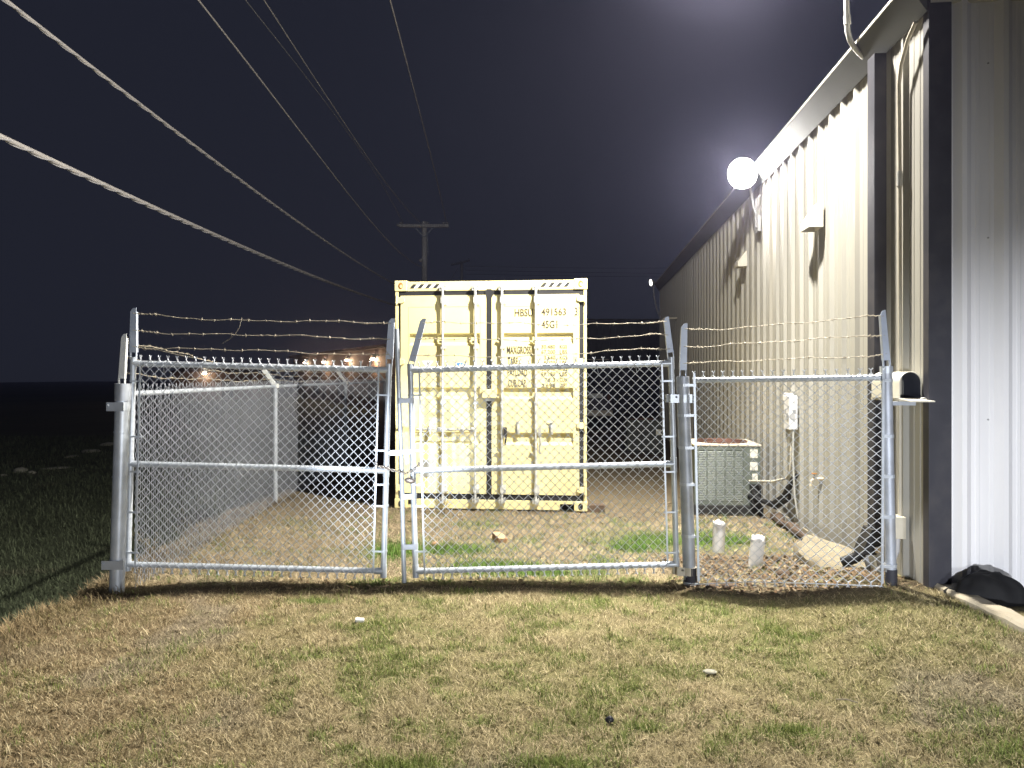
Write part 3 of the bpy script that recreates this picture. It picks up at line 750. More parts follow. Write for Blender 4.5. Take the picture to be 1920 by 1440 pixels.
# ------------------------------------------------------------------ side fence running back
sf = thing('side_fence', 'long chain link fence with outward barbed wire arms running back along the bank', 'fence', (0, 0, 0))
p0 = at(218, 1114, 5.55); p0.z = gzs(p0.x, p0.y) - .12
t0 = at(231, 722, 5.55)
MB().tube([p0, p0.lerp(t0, .9), t0], .055, 22).build('post', M['galv'], sf, True, label='thick hinge post at the front end of the fence')
MB().tube([p0.lerp(t0, .93), t0 + Vector((0, 0, .012))], .060, 22).build('post_cap', M['galv_old'], sf, True)
for t in (.21, .40, .59, .79): mb = MB(); c = p0.lerp(t0, t); band(mb, c.x, c.z, .055, c.y, .012); mb.build('post_ring', M['galv'], sf, True)
for py, xo in ((762, -.10), (1056, -.10)):
    z = at(230, py, 5.55).z; t = (z - p0.z) / (t0.z - p0.z); c = p0.lerp(t0, t); mb = MB(); band(mb, c.x, z, .055, c.y, .065)
    mb.box(c.x - .090, at(246, py, YG).x + .03, 5.55 - .066, 5.55 - .058, z - .034, z + .034)
    mb.cyl((c.x - .078, 5.55 - .075, z + .012), (c.x - .078, 5.55 - .06, z + .012), .008, 8)
    mb.build('hinge_clamp', M['galv'], sf)
o_, A0 = arm(sf, t0.x - .012, t0.z, t0.x + .012, t0.z + .39, y=t0.y, w=.048, m=M['arm_white'])
posts = [(-3.185, 9.55), (-3.185, 13.6), (-3.18, 17.7), (-3.15, 21.8)]
ZR = 1.51
prev = Vector((t0.x + .01, 5.62, ZR))
prevw = [Vector(q) for q in A0]
tops = []
for k, (x, y) in enumerate(posts):
    g = gzs(x, y)
    MB().tube([(x, y, g - .1), (x, y, ZR + .01)], .030, 14).build('post', M['galv'], sf, True)
    a = Vector((x, y, ZR + .02)); b = Vector((x - .17, y, ZR + .24)); mb = MB(); mb.bar(a, b, .05, .03); mb.bar(a + Vector((0,0,-.04)), a + Vector((0,0,.02)), .075, .07)
    mb.build('extension_arm', M['arm_white'], sf)
    cur = Vector((x, y, ZR)); MB().tube([prev, cur], .021, 12).build('top_rail', M['galv'], sf, True)
    ws = [a.lerp(b, f) + Vector((0, -.02, 0)) for f in (.3, .65, .97)]
    for j in range(3):
        mb = MB(); barbed(mb, prevw[j], ws[j], .03, 40 + 5*k + j, tie=(k == 0)); mb.build('barbed_wire', M['barb'], sf, True).modifiers.clear()
    prev = cur; prevw = ws
Lf = 16.2
def side_fx(p):
    y = 5.62 + p[0]; x = -3.02 - .165 * float(sstep(0, 3.9, p[0])) + .0 ; lo = -.10 - .0 * y
    z = lo + (p[2] / 1.66) * (ZR + .04 - lo)
    return (x + .028 + p[1], y, z)
o = chain_link(Lf, 1.66, side_fx, pitch=.074, r=.0017, seed=15).build('chain_link_mesh', M['wire_dull'], sf, True); o.modifiers.clear()

# ------------------------------------------------------------------ the shipping container
pc = Vector(((.952 - 1.515) / 2, (8.86 + 9.085) / 2, 0)); CZ = -.035
cont = thing('shipping_container', 'cream yellow high cube shipping container with closed lock rod doors', 'container', (pc.x, pc.y, CZ), (0, 0, -math.atan(WA)))
CW, CH, CL = 2.438, 2.896, 12.19
hw = CW / 2
# zoomed design picture: u in px 160..1168 across, v in px (top 124 .. bottom 1328)
def U(px): return -hw + (px - 160) / 1008 * CW
def Vz(py): return CH - (py - 126) / 1204 * CH
cast = lambda x0, x1, z0, z1, y0=-.012, y1=.17: MB().box(x0, x1, y0, y1, z0, z1)
for s_ in (-1, 1):
    for zt in (0, 1):
        x0, x1 = (-hw - .008, -hw + .158) if s_ < 0 else (hw - .158, hw + .008)
        z0, z1 = (CH - .128, CH + .008) if zt else (-.008, .118)
        o = cast(x0, x1, z0, z1).build('corner_casting', M['cream'], cont, False, .010)
        cx = (x0 + x1) / 2; cz = (z0 + z1) / 2; n = 18
        ring = [(cx + .030*math.cos(2*PI*k/n), -.016, cz + .042*math.sin(2*PI*k/n)) for k in range(n)]
        h = MB().prism(ring, (0, .003, 0)).build('casting_hole', M['hole'] if not zt else M['rust'], o)
        if zt:
            ring = [(cx + .006 + .018*math.cos(2*PI*k/n), -.0195, cz - .006 + .022*math.sin(2*PI*k/n)) for k in range(n)]
            MB().prism(ring, (0, .003, 0)).build('casting_hole', M['cream_dark'], o)
        # rear end castings
        cast(x0, x1, z0, z1, CL - .17, CL + .01).build('corner_casting', M['cream'], cont, False, .010)
for s_ in (-1, 1):
    x = s_ * hw
    a, b = (x, x + .040) if s_ < 0 else (x - .040, x)
    MB().box(a, b, 0, .12, .118, CH - .128).build('corner_post', M['cream'], cont, False, .006)
    MB().box(x - .05 if s_ > 0 else x, x if s_ > 0 else x + .05, CL - .1, CL, .118, CH - .128).build('corner_post', M['cream'], cont)
hd = MB().box(-hw + .158, hw - .158, .004, .10, CH - .128, CH - .006).build('header', M['cream'], cont, False, .006)
# hazard stripes on the header
for x0, x1 in ((U(238), U(402)), (U(928), U(1088))):
    zc0, zc1 = CH - .092, CH - .040; n = 4; w = (x1 - x0) / n
    for k in range(n):
        for half, m in ((0, M['stripe_black']), (1, M['stripe_white'])):
            xa = x0 + w*k + half*w/2; xb = xa + w/2; sl = .045
            MB().prism([(xa, .0, zc0), (xb, .0, zc0), (xb + sl, .0, zc1), (xa + sl, .0, zc1)], (0, .0025, 0)).build('hazard_stripe', m, hd)
sill = MB().box(-hw + .158, U(1030), .004, .10, -.0, .118).build('sill', M['cream'], cont, False, .005)
MB().box(U(1030), hw - .158, .004, .10, .078, .118).build('sill_end', M['cream'], cont, False, .003)
MB().box(U(1030), hw - .158, .06, .09, .0, .077).build('forklift_pocket', M['hole'], cont)
MB().box(-hw + .17, -hw + .26, .0, .0035, .05, .105).build('pocket', M['hole'], cont)
# gaskets
zt, zb = Vz(181), Vz(1268); zt2, zb2 = Vz(203), Vz(1250)
gk = MB()
gk.box(-hw + .040, hw - .040, .012, .03, zt2, CH - .1285); gk.box(-hw + .040, hw - .040, .012, .03, .1185, zb2)
gk.box(-hw + .0405, U(190), .012, .03, zb2, zt2); gk.box(U(1130), hw - .0405, .012, .03, zb2, zt2)
gk.box(U(648), U(674), -.002, .03, zb2, zt + .02)
gk.prism([(U(640), -.004, zt + .006), (U(690), -.004, zt + .006), (U(690), -.004, zt - .02), (U(672), -.004, zt - .10), (U(648), -.004, zt - .10), (U(640), -.004, zt - .03)], (0, .003, 0))
gk.build('door_gasket', M['rubber'], cont)
# doors
def door(x0, x1, inner0, inner1, label):
    d = thing_part = None
    mb = MB(); zt_, zb_ = zt2, zb2; F = .016
    # frame pieces
    mb.box(x0, inner0, F - .018, F + .03, zb_, zt_); mb.box(inner1, x1, F - .018, F + .03, zb_, zt_)
    mb.box(inner0, inner1, F - .018, F + .03, Vz(263), zt_); mb.box(inner0, inner1, F - .018, F + .03, zb_, zb_ + .05)
    # corrugated panel: outward fields with three recessed bands
    prof = [(Vz(263), -.001)]
    for a, b, c, e in ((404, 412, 452, 468), (690, 698, 738, 750), (925, 933, 975, 990)):
        prof += [(Vz(a), -.001), (Vz(b), .036), (Vz(c), .036), (Vz(e), -.001)]
    prof += [(zb_ + .05, -.001)]
    n = len(prof); vs = []
    for z, dd in prof: vs += [(inner0, F - .016 + dd, z), (inner1, F - .016 + dd, z)]
    fs = [(2*i, 2*i+1, 2*i+3, 2*i+2) for i in range(n - 1)]
    mb.add(vs, fs)
    for a, b, c, e in ((404, 412, 452, 468), (690, 698, 738, 750), (925, 933, 975, 990)):   # recess ends
        for x in (inner0, inner1):
            mb.add([(x, F-.017, Vz(a)), (x, F+.02, Vz(b)), (x, F+.02, Vz(c)), (x, F-.017, Vz(e))], [(0,1,2,3)])
    return mb.build('door', M['cream'], cont, label=label)
DL = door(U(190), U(646), U(238), U(612), 'left door with the glare spot and the blue sticker')
DR = door(U(674), U(1130), U(738), U(1098), 'right door with the stencilled weights')
# welded seams round the panels
for D, a, b in ((DL, 234, 616), (DR, 734, 1102)):
    mb = MB()
    for x in (U(a), U(b)): mb.box(x - .002, x + .002, -.0045, -.0025, Vz(1180), Vz(262))
    mb.box(U(a) + .0025, U(b) - .0025, -.0045, -.0025, Vz(263) - .002, Vz(263) + .001)
    mb.build('weld_seam', M['cream_dark'], D)
# hinges
for D, px, s_ in ((DL, 172, -1), (DR, 1152, 1)):
    for py in (228, 555, 888, 1222):
        z = Vz(py); x = s_ * (hw - .006); xi = s_ * (hw - .125)
        mb = MB()
        pts = [(x, z - .035), (x, z + .035), (xi + s_*.045, z + .042), (xi, z + .030), (xi, z - .022), (xi + s_*.045, z - .040)]
        mb.prism([(p, -.026, q) for p, q in pts], (0, .022, 0))
        mb.cyl((s_*(hw - .022), -.022, z - .055), (s_*(hw - .022), -.022, z + .055), .013, 10)
        mb.build('hinge', M['cream'], D, False, .004)
# lock rods
for D, xs in ((DL, (418, 590)), (DR, (730, 906))):
    for px in xs:
        x = U(px); yr = -.050
        rod = MB().tube([(x, yr, Vz(1288)), (x, yr, Vz(168))], .0165, 14).build('lock_rod', M['zinc'], D, True)
        for py, sg in ((172, 1), (1282, -1)):    # cams
            z = Vz(py); mb = MB()
            mb.tube([(x, yr, z - .03), (x, yr, z + .03)], .021, 12)
            mb.box(x - .040, x - .012, yr - .012, .0, z - .022, z + .020); mb.box(x + .012, x + .042, yr - .010, .0, z - .018, z + .024)
            mb.box(x - .02, x + .02, yr - .022, yr, z + .006, z + .022)
            for q in (-.034, .034): mb.cyl((x + q, yr - .018, z + .034), (x + q, .0, z + .034), .007, 8)
            mb.build('lock_cam', M['zinc'], D)
        for py, hh in ((232, .055), (1222, .055)):   # big guide brackets
            z = Vz(py); mb = MB(); mb.box(x - .020, x + .046, -.012, -.0035, z - hh, z + hh); mb.box(x - .022, x + .022, yr - .020, -.0035, z - hh*.62, z + hh*.72)
            mb.tube([(x, yr, z - hh), (x, yr, z + hh*1.1)], .022, 12)
            for q in (-.035, 0, .035): mb.cyl((x + .036, -.018, z + q), (x + .036, -.008, z + q), .007, 8)
            mb.build('rod_guide', M['zinc'], D)
        for py in (482, 770):
            z = Vz(py); mb = MB(); mb.box(x - .028, x + .034, -.010, -.0035, z - .018, z + .018); mb.box(x - .020, x + .020, yr - .019, -.0035, z - .016, z + .016)
            mb.cyl((x + .03, -.02, z), (x + .03, -.006, z), .008, 8)
            mb.build('rod_bracket', M['zinc'], D)
        for a in (452, 742, 1032):                    # cream blocks bridging the recess under the rods
            z = Vz(a); mb = MB(); mb.prism([(x - .075, -.006, z + .018), (x + .006, -.006, z + .018), (x + .006, -.006, z - .024), (x - .03, -.006, z - .014), (x - .075, -.006, z + .004)], (0, -.026, 0))
            mb.build('rod_stop', M['cream'], D, False, .003)
# handles: level on the left door, hanging on the right
for x0, x1, hub1, hub2 in ((285, 418, 350, 402), (440, 590, 523, 577)):
    z = Vz(911)
    mb = MB(); mb.tube([(U(x0), -.062, z), (U(x1), -.062, z + .004)], .0115, 10)
    mb.tube([(U(x0) - .01, -.062, z), (U(x0) + .09, -.064, z)], .016, 10)
    mb.build('door_handle', M['zinc'], DL, True)
    mb = MB()
    for h, r in ((hub1, .026), (hub2, .030)):
        mb.box(U(h) - r*.8, U(h) + r*.8, -.075, -.0035, z - r*.9, z + r*1.0); mb.cyl((U(h), -.085, z + .01), (U(h), -.07, z + .01), r*.55, 10)
    mb.box(U(hub1) - .012, U(hub1) + .012, -.03, -.0035, z - .062, z + .062)
    mb.build('handle_catch', M['zinc'], DL, False, .004)
for px, pz0, pz1 in ((748, 900, 990), (926, 900, 1032)):
    mb = MB(); x = U(px); mb.box(x - .022, x + .022, -.085, -.045, Vz(940), Vz(897)); mb.tube([(x + .004, -.07, Vz(930)), (x + .010, -.075, Vz((pz0+pz1)/2)), (x - .002, -.07, Vz(pz1))], .013, 10)
    mb.build('door_handle', M['blackhandle'] if px < 800 else M['placard'], DR, False)
for px, ty in ((812, 858), (985, 868)):
    mb = MB(); x = U(px); z0, z1 = Vz(930), Vz(884)
    mb.box(x - .022, x + .022, -.018, -.0035, z0 - .012, z1 + .02); mb.tube([(x, -.02, z0 - .01), (x, -.03, z0 + .03), (x, -.03, z1)], .013, 10)
    mb.box(x - .014, x + .026, -.03, -.0035, z1 + .022, z1 + .040); mb.bar((x + .0, -.02, z1 + .03), (x + .03, -.03, z1 + .062), .012, .006)
    if px > 900: mb.bar((x - .01, -.018, z1 + .02), (x - .05, -.02, z1 + .05), .016, .008)
    mb.build('handle_retainer', M['zinc'], DR, False, .003)
# centre lock box
o = MB().box(U(628), U(704), -.085, -.006, Vz(744), Vz(699)).build('lock_box', M['cream'], cont, False, .006)
MB().box(U(642), U(690), -.06, -.02, Vz(760), Vz(745.5)).build('lock_pin', M['zinc'], o)
# lettering
R90 = (PI/2, 0, 0)
def tx(s, x0, x1, y0, y1, yy=-.0045): text_mesh(DR, s, U(x1) - U(x0), Vz(y0) - Vz(y1), (U(x0), yy, Vz(y1)), R90, bold=.012 if y1 - y0 > 25 else .0)
tx('HBSU', 795, 890, 278, 318); tx('491563', 934, 1062, 276, 314); tx('45G1', 935, 1017, 340, 380)
tx('3', 1107, 1121, 275, 314, -.0045)
mb = MB(); bx0, bx1, bz0, bz1 = U(1101), U(1126), Vz(318), Vz(270); t = .0042
mb.box(bx0, bx1, -.0045, -.0025, bz1 - t, bz1); mb.box(bx0, bx1, -.0045, -.0025, bz0, bz0 + t); mb.box(bx0, bx0 + t, -.0045, -.0025, bz0 + t, bz1 - t); mb.box(bx1 - t, bx1, -.0045, -.0025, bz0 + t, bz1 - t)
mb.build('check_digit_box', M['stencil'], DR)
tx('MAXGROSS', 755, 880, 474, 513, -.0055); tx('TARE', 758, 812, 532, 570); tx('PAYLOAD', 758, 860, 592, 629); tx('CUB.CAP.', 760, 858, 648, 686)
for s1, s2, x0, y in (('30.480', 'KGS', 934, 466), ('67.200', 'LBS', 934, 494), ('3.640', 'KGS', 948, 523), ('8.020', 'LBS', 948, 551), ('26.840', 'KGS', 934, 581), ('59.180', 'LBS', 934, 609), ('76.3', 'CUM', 950, 639), ('2.698', 'CUFT', 934, 668)):
    tx(s1, x0, 1006, y, y + 20); tx(s2, 1030, 1067, y, y + 20)
# stickers
z0, z1 = Vz(592), Vz(549)
MB().prism([(U(303), -.0045, z1), (U(366), -.0045, z1), (U(334), -.0045, z0)], (0, .002, 0)).build('warning_sticker', M['sticker_white'], DL)
MB().prism([(U(330), -.006, z1 - .02), (U(338), -.006, z1 - .02), (U(336), -.006, z1 - .055), (U(332), -.006, z1 - .055)], (0, .0013, 0)).build('warning_mark', M['placard'], DL)
n = 24; cx, cz = U(508), Vz(577)
MB().prism([(cx + .070*math.cos(2*PI*k/n), -.0045, cz + .045*math.sin(2*PI*k/n)) for k in range(n)], (0, .002, 0)).build('round_sticker', M['sticker_blue'], DL)
mb = MB(); mb.bar((cx - .045, -.0055, cz - .015), (cx + .05, -.0055, cz + .015), .012, .0015); mb.bar((cx - .02, -.0057, cz - .03), (cx + .005, -.0057, cz + .032), .010, .0015); mb.bar((cx + .012, -.0059, cz - .022), (cx + .03, -.0059, cz + .03), .009, .0015)
mb.build('sticker_mark', M['sticker_white'], DL)
MB().box(U(291), U(372), -.006, -.0025, Vz(1163), Vz(1075)).build('data_plate', M['placard'], DL)
# corrugated sides, roof
for s_ in (-1, 1):
    mb = MB(); x = s_ * (hw - .004); pts = []
    y = .12
    while y < CL - .12:
        for dy, dd in ((0, 0), (.072, 0), (.14, .036), (.212, .036)): pts.append((y + dy, dd))
        y += .28
    vs = []; 
    for yy, dd in pts: vs += [(x - s_*dd, yy, .10), (x - s_*dd, yy, CH - .10)]
    mb.add(vs, [(2*i, 2*i+1, 2*i+3, 2*i+2) for i in range(len(pts) - 1)])
    mb.build('side_wall', M['cream_dark'], cont)
    MB().box(x - .05 if s_ > 0 else x, x if s_ > 0 else x + .05, .17, CL - .17, CH - .09, CH - .012).build('top_side_rail', M['cream_dark'], cont)
    MB().box(x - .05 if s_ > 0 else x, x if s_ > 0 else x + .05, .17, CL - .17, .0, .12).build('bottom_side_rail', M['cream_dark'], cont)
MB().box(-hw + .05, hw - .05, .1005, CL - .05, CH - .05, CH - .02).build('roof', M['cream_dark'], cont)
MB().box(-hw + .05, hw - .05, CL - .04, CL, .1, CH - .1).build('end_wall', M['cream_dark'], cont)
MB().box(-hw + .05, hw - .05, .1005, CL - .05, .05, .11).build('floor', M['wood'], cont)
# blocks under it
for px, nm, m, lab in ((1095, 'support_block', M['rot'], 'dark timber block under the right front corner of the container'), ):
    p = at(px, 950, 8.98); g = gzs(p.x, p.y)
    o = MB().box(-.02, .26, -.05, .10, 0, .10).build(nm, m, None, False, .006); o.location = (p.x, p.y, g - .005); o.rotation_euler = (0, 0, -.09); tag(o, lab, 'timber block')
# dry weed in front of the container
def weed(name, px, py, Y, h, n, label, m, seed, spread=.5):
    p = at(px, py, Y); rr = random.Random(seed); mb = MB()
    for k in range(n):
        a = rr.uniform(0, 2*PI); t = rr.uniform(.1, spread); L = h * rr.uniform(.5, 1); P = []
        for i in range(6):
            q = i / 5; P.append((math.cos(a)*t*L*q*(.5+q) + rr.uniform(-.006, .006), math.sin(a)*t*L*q*.5, L*q*(1 - .22*q*t)))
        mb.tube(P, [.0028, .0026, .0022, .0018, .0014, .0009], 5)
        for i in range(2, 6):
            for _ in range(2):
                c = Vector(P[i]); b = rr.uniform(0, 2*PI); d = Vector((math.cos(b), math.sin(b)*.6, rr.uniform(-.3, .6))) * rr.uniform(.02, .06)
                sd = Vector((-d.y, d.x, .01)).normalized() * .005
                mb.add([c, c + d*.5 + sd, c + d, c + d*.5 - sd], [(0, 1, 2, 3)])
    o = mb.build(name, m, None); o.location = (p.x, p.y, gzs(p.x, p.y) - .01)
    return tag(o, label, 'weed')
weed('dry_weed', 832, 948, 8.72, .55, 9, 'dry bent weed standing in front of the left container door', M['weed'], 3, .9)
for i, (px, py, Y, h, lab) in enumerate([(300, 1050, 6.6, .35, 'leafy weed clump at the fence foot nearest the hinge post'), (370, 1010, 7.6, .5, 'tall weed behind the side fence, left of the second post'),
                                   (430, 990, 8.4, .6, 'tall weed clump on the bank just before the second fence post'), (330, 985, 8.0, .7, 'tallest weed on the bank behind the side fence')]):
    p = at(px, py, Y); x = -3.35 - .25*(i % 3); o = weed('bank_weed', px, py, Y, h, 14, lab, M['weed_green'] if i % 2 else M['weed'], 11+i, .6); o.location = (x, Y, gzs(x, Y) - .02); o['group'] = 'weeds on the bank behind the side fence'

# ------------------------------------------------------------------ the metal building
bld = thing('metal_building', 'long beige ribbed metal building with dark corner trim and white front', 'building', (0, 0, 0))
D0 = Vector((WA, 1, 0)).normalized(); NO = Vector((-D0.y, D0.x, 0))       # along the wall, outward
def wp(Y, out, z):     # a point near the wall: at Y along it, 'out' metres in front
    return Vector((wallx(Y), Y, z)) + NO * out
def ribbed(p0, direc, outn, L, z0, z1, pitch=.305, rib=.032, s0=.0, minor=True, flank=.027):
    prof = [(0, 0)]; s = s0
    while s < L:
        if minor:
            prof += [(s + .085, 0), (s + .092, .004), (s + .112, .004), (s + .119, 0), (s + .178, 0), (s + .185, .004), (s + .205, .004), (s + .212, 0)]
        c = s + pitch
        prof += [(c - .016 - flank, 0), (c - .016, rib), (c + .016, rib), (c + .016 + flank, 0)]; s += pitch
    prof = [q for q in prof if 0 <= q[0] < L] + [(L, 0)]
    vs = []; mb = MB()
    for q, d in prof:
        b = p0 + direc * q + outn * d; vs += [(b.x, b.y, z0), (b.x, b.y, z1)]
    return mb.add(vs, [(2*i, 2*i+1, 2*i+3, 2*i+2) for i in range(len(prof) - 1)])
Yc = 4.92; Ye = 20.8
pw0 = Vector((wallx(Yc), Yc, 0)); LW = (Ye - Yc) / D0.y
w = ribbed(pw0, D0, NO, LW, -.35, 4.30, s0=.02); w.build('side_wall', M['beige'], bld)
FD = Vector((D0.y, -D0.x, 0)); FN = Vector((-D0.x, -D0.y, 0))
w = ribbed(pw0 + FD * .13, FD, FN, 4.2, .12, 4.6, pitch=.268, rib=.040, s0=-.178, flank=.046); w.build('front_wall', M['white_siding'], bld)
# gutter, lip and roof
mb = MB()
def strip(z0, z1, o0, o1, ya=4.86, yb=Ye + .1):
    a, b = wp(ya, o0, 0), wp(ya, o1, 0); c, d = wp(yb, o1, 0), wp(yb, o0, 0)
    return [(a.x,a.y,z0),(b.x,b.y,z0),(c.x,c.y,z0),(d.x,d.y,z0),(a.x,a.y,z1),(b.x,b.y,z1),(c.x,c.y,z1),(d.x,d.y,z1)]
g0 = strip(4.15, 4.345, .034, .037); g1 = strip(4.15, 4.345, .036, .165); mb.hexa(g0[:4] + g1[4:]); mb.build('gutter', M['gutter'], bld)
MB().hexa(strip(4.347, 4.368, .02, .172)).build('gutter_lip', M['trim'], bld)
a, b = wp(4.75, .02, 4.374), wp(Ye + .1, .02, 4.374); mb = MB(); e = Vector((9, 0, .75))
mb.hexa([a, a + FD*9, b + FD*9, b, a + Vector((0,0,.05)), a + FD*9 + Vector((0,0,.85)), b + FD*9 + Vector((0,0,.85)), b + Vector((0,0,.05))]); mb.build('roof', M['trim'], bld)
# back of the building so it closes
a, b = wp(Ye, 0, -.3), wp(Ye, 0, -.3) + FD * 9; MB().hexa([a, b, b + D0*.1, a + D0*.1] + [q + Vector((0,0,4.6)) for q in (a, b, b + D0*.1, a + D0*.1)]).build('back_wall', M['beige'], bld)
# dark corner trim
mb = MB(); c0 = pw0 + NO * .012 + FN * .034
q = [c0, c0 + FD * .15, pw0 + FD * .15 + FN*.002, pw0 + D0*.05 + NO*.002, pw0 + D0 * .05 + NO * .012]
mb.prism([(p.x, p.y, .10) for p in q], (0, 0, 4.25)); mb.build('corner_trim', M['bronze'], bld, False, .004)
# rake trim above the front
mb = MB(); a = pw0 + FN*.036; b = pw0 + FD*4.2 + FN*.036
mb.hexa([a + Vector((0,0,4.22)), b + Vector((0,0,4.22)), b + FD*0 - FN*.03 + Vector((0,0,4.22)), a - FN*.03 + Vector((0,0,4.22))] + [a + Vector((0,0,4.5)), b + Vector((0,0,4.7)), b - FN*.03 + Vector((0,0,4.7)), a - FN*.03 + Vector((0,0,4.5))]); mb.build('rake_trim', M['trim'], bld)
# downspout with shoe
mb = MB()
def wbox(ya, yb, o0, o1, z0, z1):
    a, b, c, d = wp(ya, o0, 0), wp(yb, o0, 0), wp(yb, o1, 0), wp(ya, o1, 0)
    return [(p.x, p.y, z0) for p in (a, b, c, d)] + [(p.x, p.y, z1) for p in (a, b, c, d)]
mb.hexa(wbox(5.50, 5.635, .034, .125, .34, 4.158)); ds = mb.build('downspout', M['bronze'], bld, False, .004)
mb = MB(); A1 = wbox(5.48, 5.655, .03, .150, .40, .46); 
B1 = [v + Vector((-.07, .02, -.14)) for v in [Vector(p) for p in A1[:4]]]
mb.hexa([tuple(v) for v in B1] + A1[4:]); mb.build('downspout_shoe', M['black_pipe'], ds, False, .004)
# screws
for k in range(13):
    for z in (.45, 1.65, 2.75, 3.75):
        b = pw0 + D0*(.295 + .305*k) + NO*.003; MB().cyl((b.x, b.y, z), (b.x + NO.x*.006, b.y + NO.y*.006, z), .006, 6).build('screw', M['fixture'], bld)
for k in range(1, 5):
    for z in (1.35, 2.6, 3.8):
        b = pw0 + FD*(.122 + .268*k) + FN*.003; MB().cyl((b.x, b.y, z), (b.x + FN.x*.006, b.y + FN.y*.006, z), .006, 6).build('screw', M['fixture'], bld)
# foundation
mb = MB(); mb.hexa(wbox(5.2, Ye, -.2, .012, -.5, .02)); mb.build('foundation', M['concrete'], bld)

# conduit with mast
mast = thing('service_mast', 'pale pipe bending out from under the gutter and rising past the roof edge', 'pipe', (0, 0, 0))
P = [at(1634, 116, 5.86), at(1618, 106, 5.80), at(1604, 92, 5.78), at(1594, 76, 5.76), at(1589, 58, 5.75), at(1587, 0, 5.75), at(1585, -60, 5.75)]
MB().tube(P, .021, 14).build('pipe', M['conduit'], mast, True)
MB().tube([at(1589, 46, 5.75), at(1588, 30, 5.75)], .027, 14).build('coupling', M['conduit'], mast, True)
# wall conduit
cd = thing('wall_conduit', 'thin conduit running down the beige wall behind the mailbox into a small box', 'conduit', (0, 0, 0))
yc = 5.23
MB().tube([wp(4.95, .07, 4.12), wp(5.05, .075, 4.05), wp(5.17, .07, 3.92), wp(5.23, .06, 3.80), wp(yc, .055, 3.2), wp(yc, .052, 2.0), wp(yc, .052, .62)], .014, 12).build('conduit', M['conduit_beige'], cd, True)
MB().tube([wp(yc, .055, 3.05), wp(yc, .055, 3.16)], .019, 12).build('coupling', M['conduit'], cd, True)
MB().hexa(wbox(yc - .06, yc + .05, .034, .115, .46, .62)).build('junction_box', M['conduit_beige'], cd, False, .004)
MB().tube([wp(yc, .07, .46), wp(yc, .075, .36), wp(yc + .03, .095, .27), wp(yc + .10, .15, .20), wp(yc + .20, .2, .05)], .020, 12).build('elbow_pipe', M['pvc_grey'], cd, True)

# small pipes at the downspout
for nm, px, py0, py1, Y, r, m, lab in (('drain_pipe', 1652, 1068, 1026, 5.52, .030, M['pvc_grey'], 'short grey pipe with a cream cap beside the corner post'), ('drain_pipe', 1627, 1062, 1030, 5.62, .018, M['pvc_grey'], 'thin grey pipe under the black downspout shoe')):
    a, b = at(px + 6, py0, Y), at(px - 7, py1, Y); a.z = gzs(a.x, a.y) - .04
    t = thing(nm, lab, 'pipe', (0, 0, 0)); MB().tube([a, b], r, 14).build('pipe', m, t, True)
    if r > .02: MB().tube([b - (b-a).normalized()*.035, b + (b-a).normalized()*.012], r + .007, 14).build('cap', M['cap'], t, True, 0)
# black flexible drain under the shoe
a = wp(5.60, .13, .30); mb = MB(); P = [a + Vector((0, 0, .06)), a + Vector((-.02, .02, -.03)), a + Vector((-.08, .05, -.10)), a + Vector((-.16, .10, -.15))]
R_ = []; Q = []
for i in range(25):
    t = i/24*3; k = min(int(t), 2); Q.append(P[k].lerp(P[k+1], t-k)); R_.append(.040 + .004*(i % 2))
mb.tube(Q, R_, 14); o = mb.build('drain_hose', M['black_pipe'], None, True); tag(o, 'black corrugated drain hose below the downspout', 'hose')

# white standpipes with ragged tops
def standpipe(px, pyb, pyt, pxt, Y, r, label, seed):
    a = at(px, pyb, Y); g = gzs(a.x, a.y); b = at(pxt, pyt, Y); a.z = g - .05
    t = thing('standpipe', label, 'pipe', (0, 0, 0)); rr = random.Random(seed)
    mb = MB(); n = 22; d = (b - a); vs = []
    for r_, z0 in ((r, 0), (r, 1), (r - .006, 1), (r - .006, 0)):
        for k in range(n):
            an = 2*PI*k/n; q = a + d*z0 + Vector((math.cos(an)*r_, math.sin(an)*r_, 0))
            vs.append(q)
    jag = [rr.uniform(-.03, .018) for _ in range(n)]
    for k in range(n): vs[n+k].z += jag[k]; vs[2*n+k].z += jag[k]
    fs = []
    for s_ in range(3):
        for k in range(n): fs.append((s_*n+k, s_*n+(k+1) % n, (s_+1)*n+(k+1) % n, (s_+1)*n+k))
    mb.add(vs, fs); mb.build('pipe', M['pvc'], t, True)
    o = lump(r*.95, r*.95, .035, seed, rough=.5, flat=.8).build('wadding', M['litter'], t, True); o.modifiers.clear(); o.location = b + Vector((0, 0, -.012))
    return t
standpipe(1346, 1030, 980, 1349, 6.72, .058, 'upright white standpipe stuffed with white wadding', 3)
standpipe(1414, 1064, 1008, 1422, 6.10, .058, 'leaning white standpipe nearer the fence panel', 5)

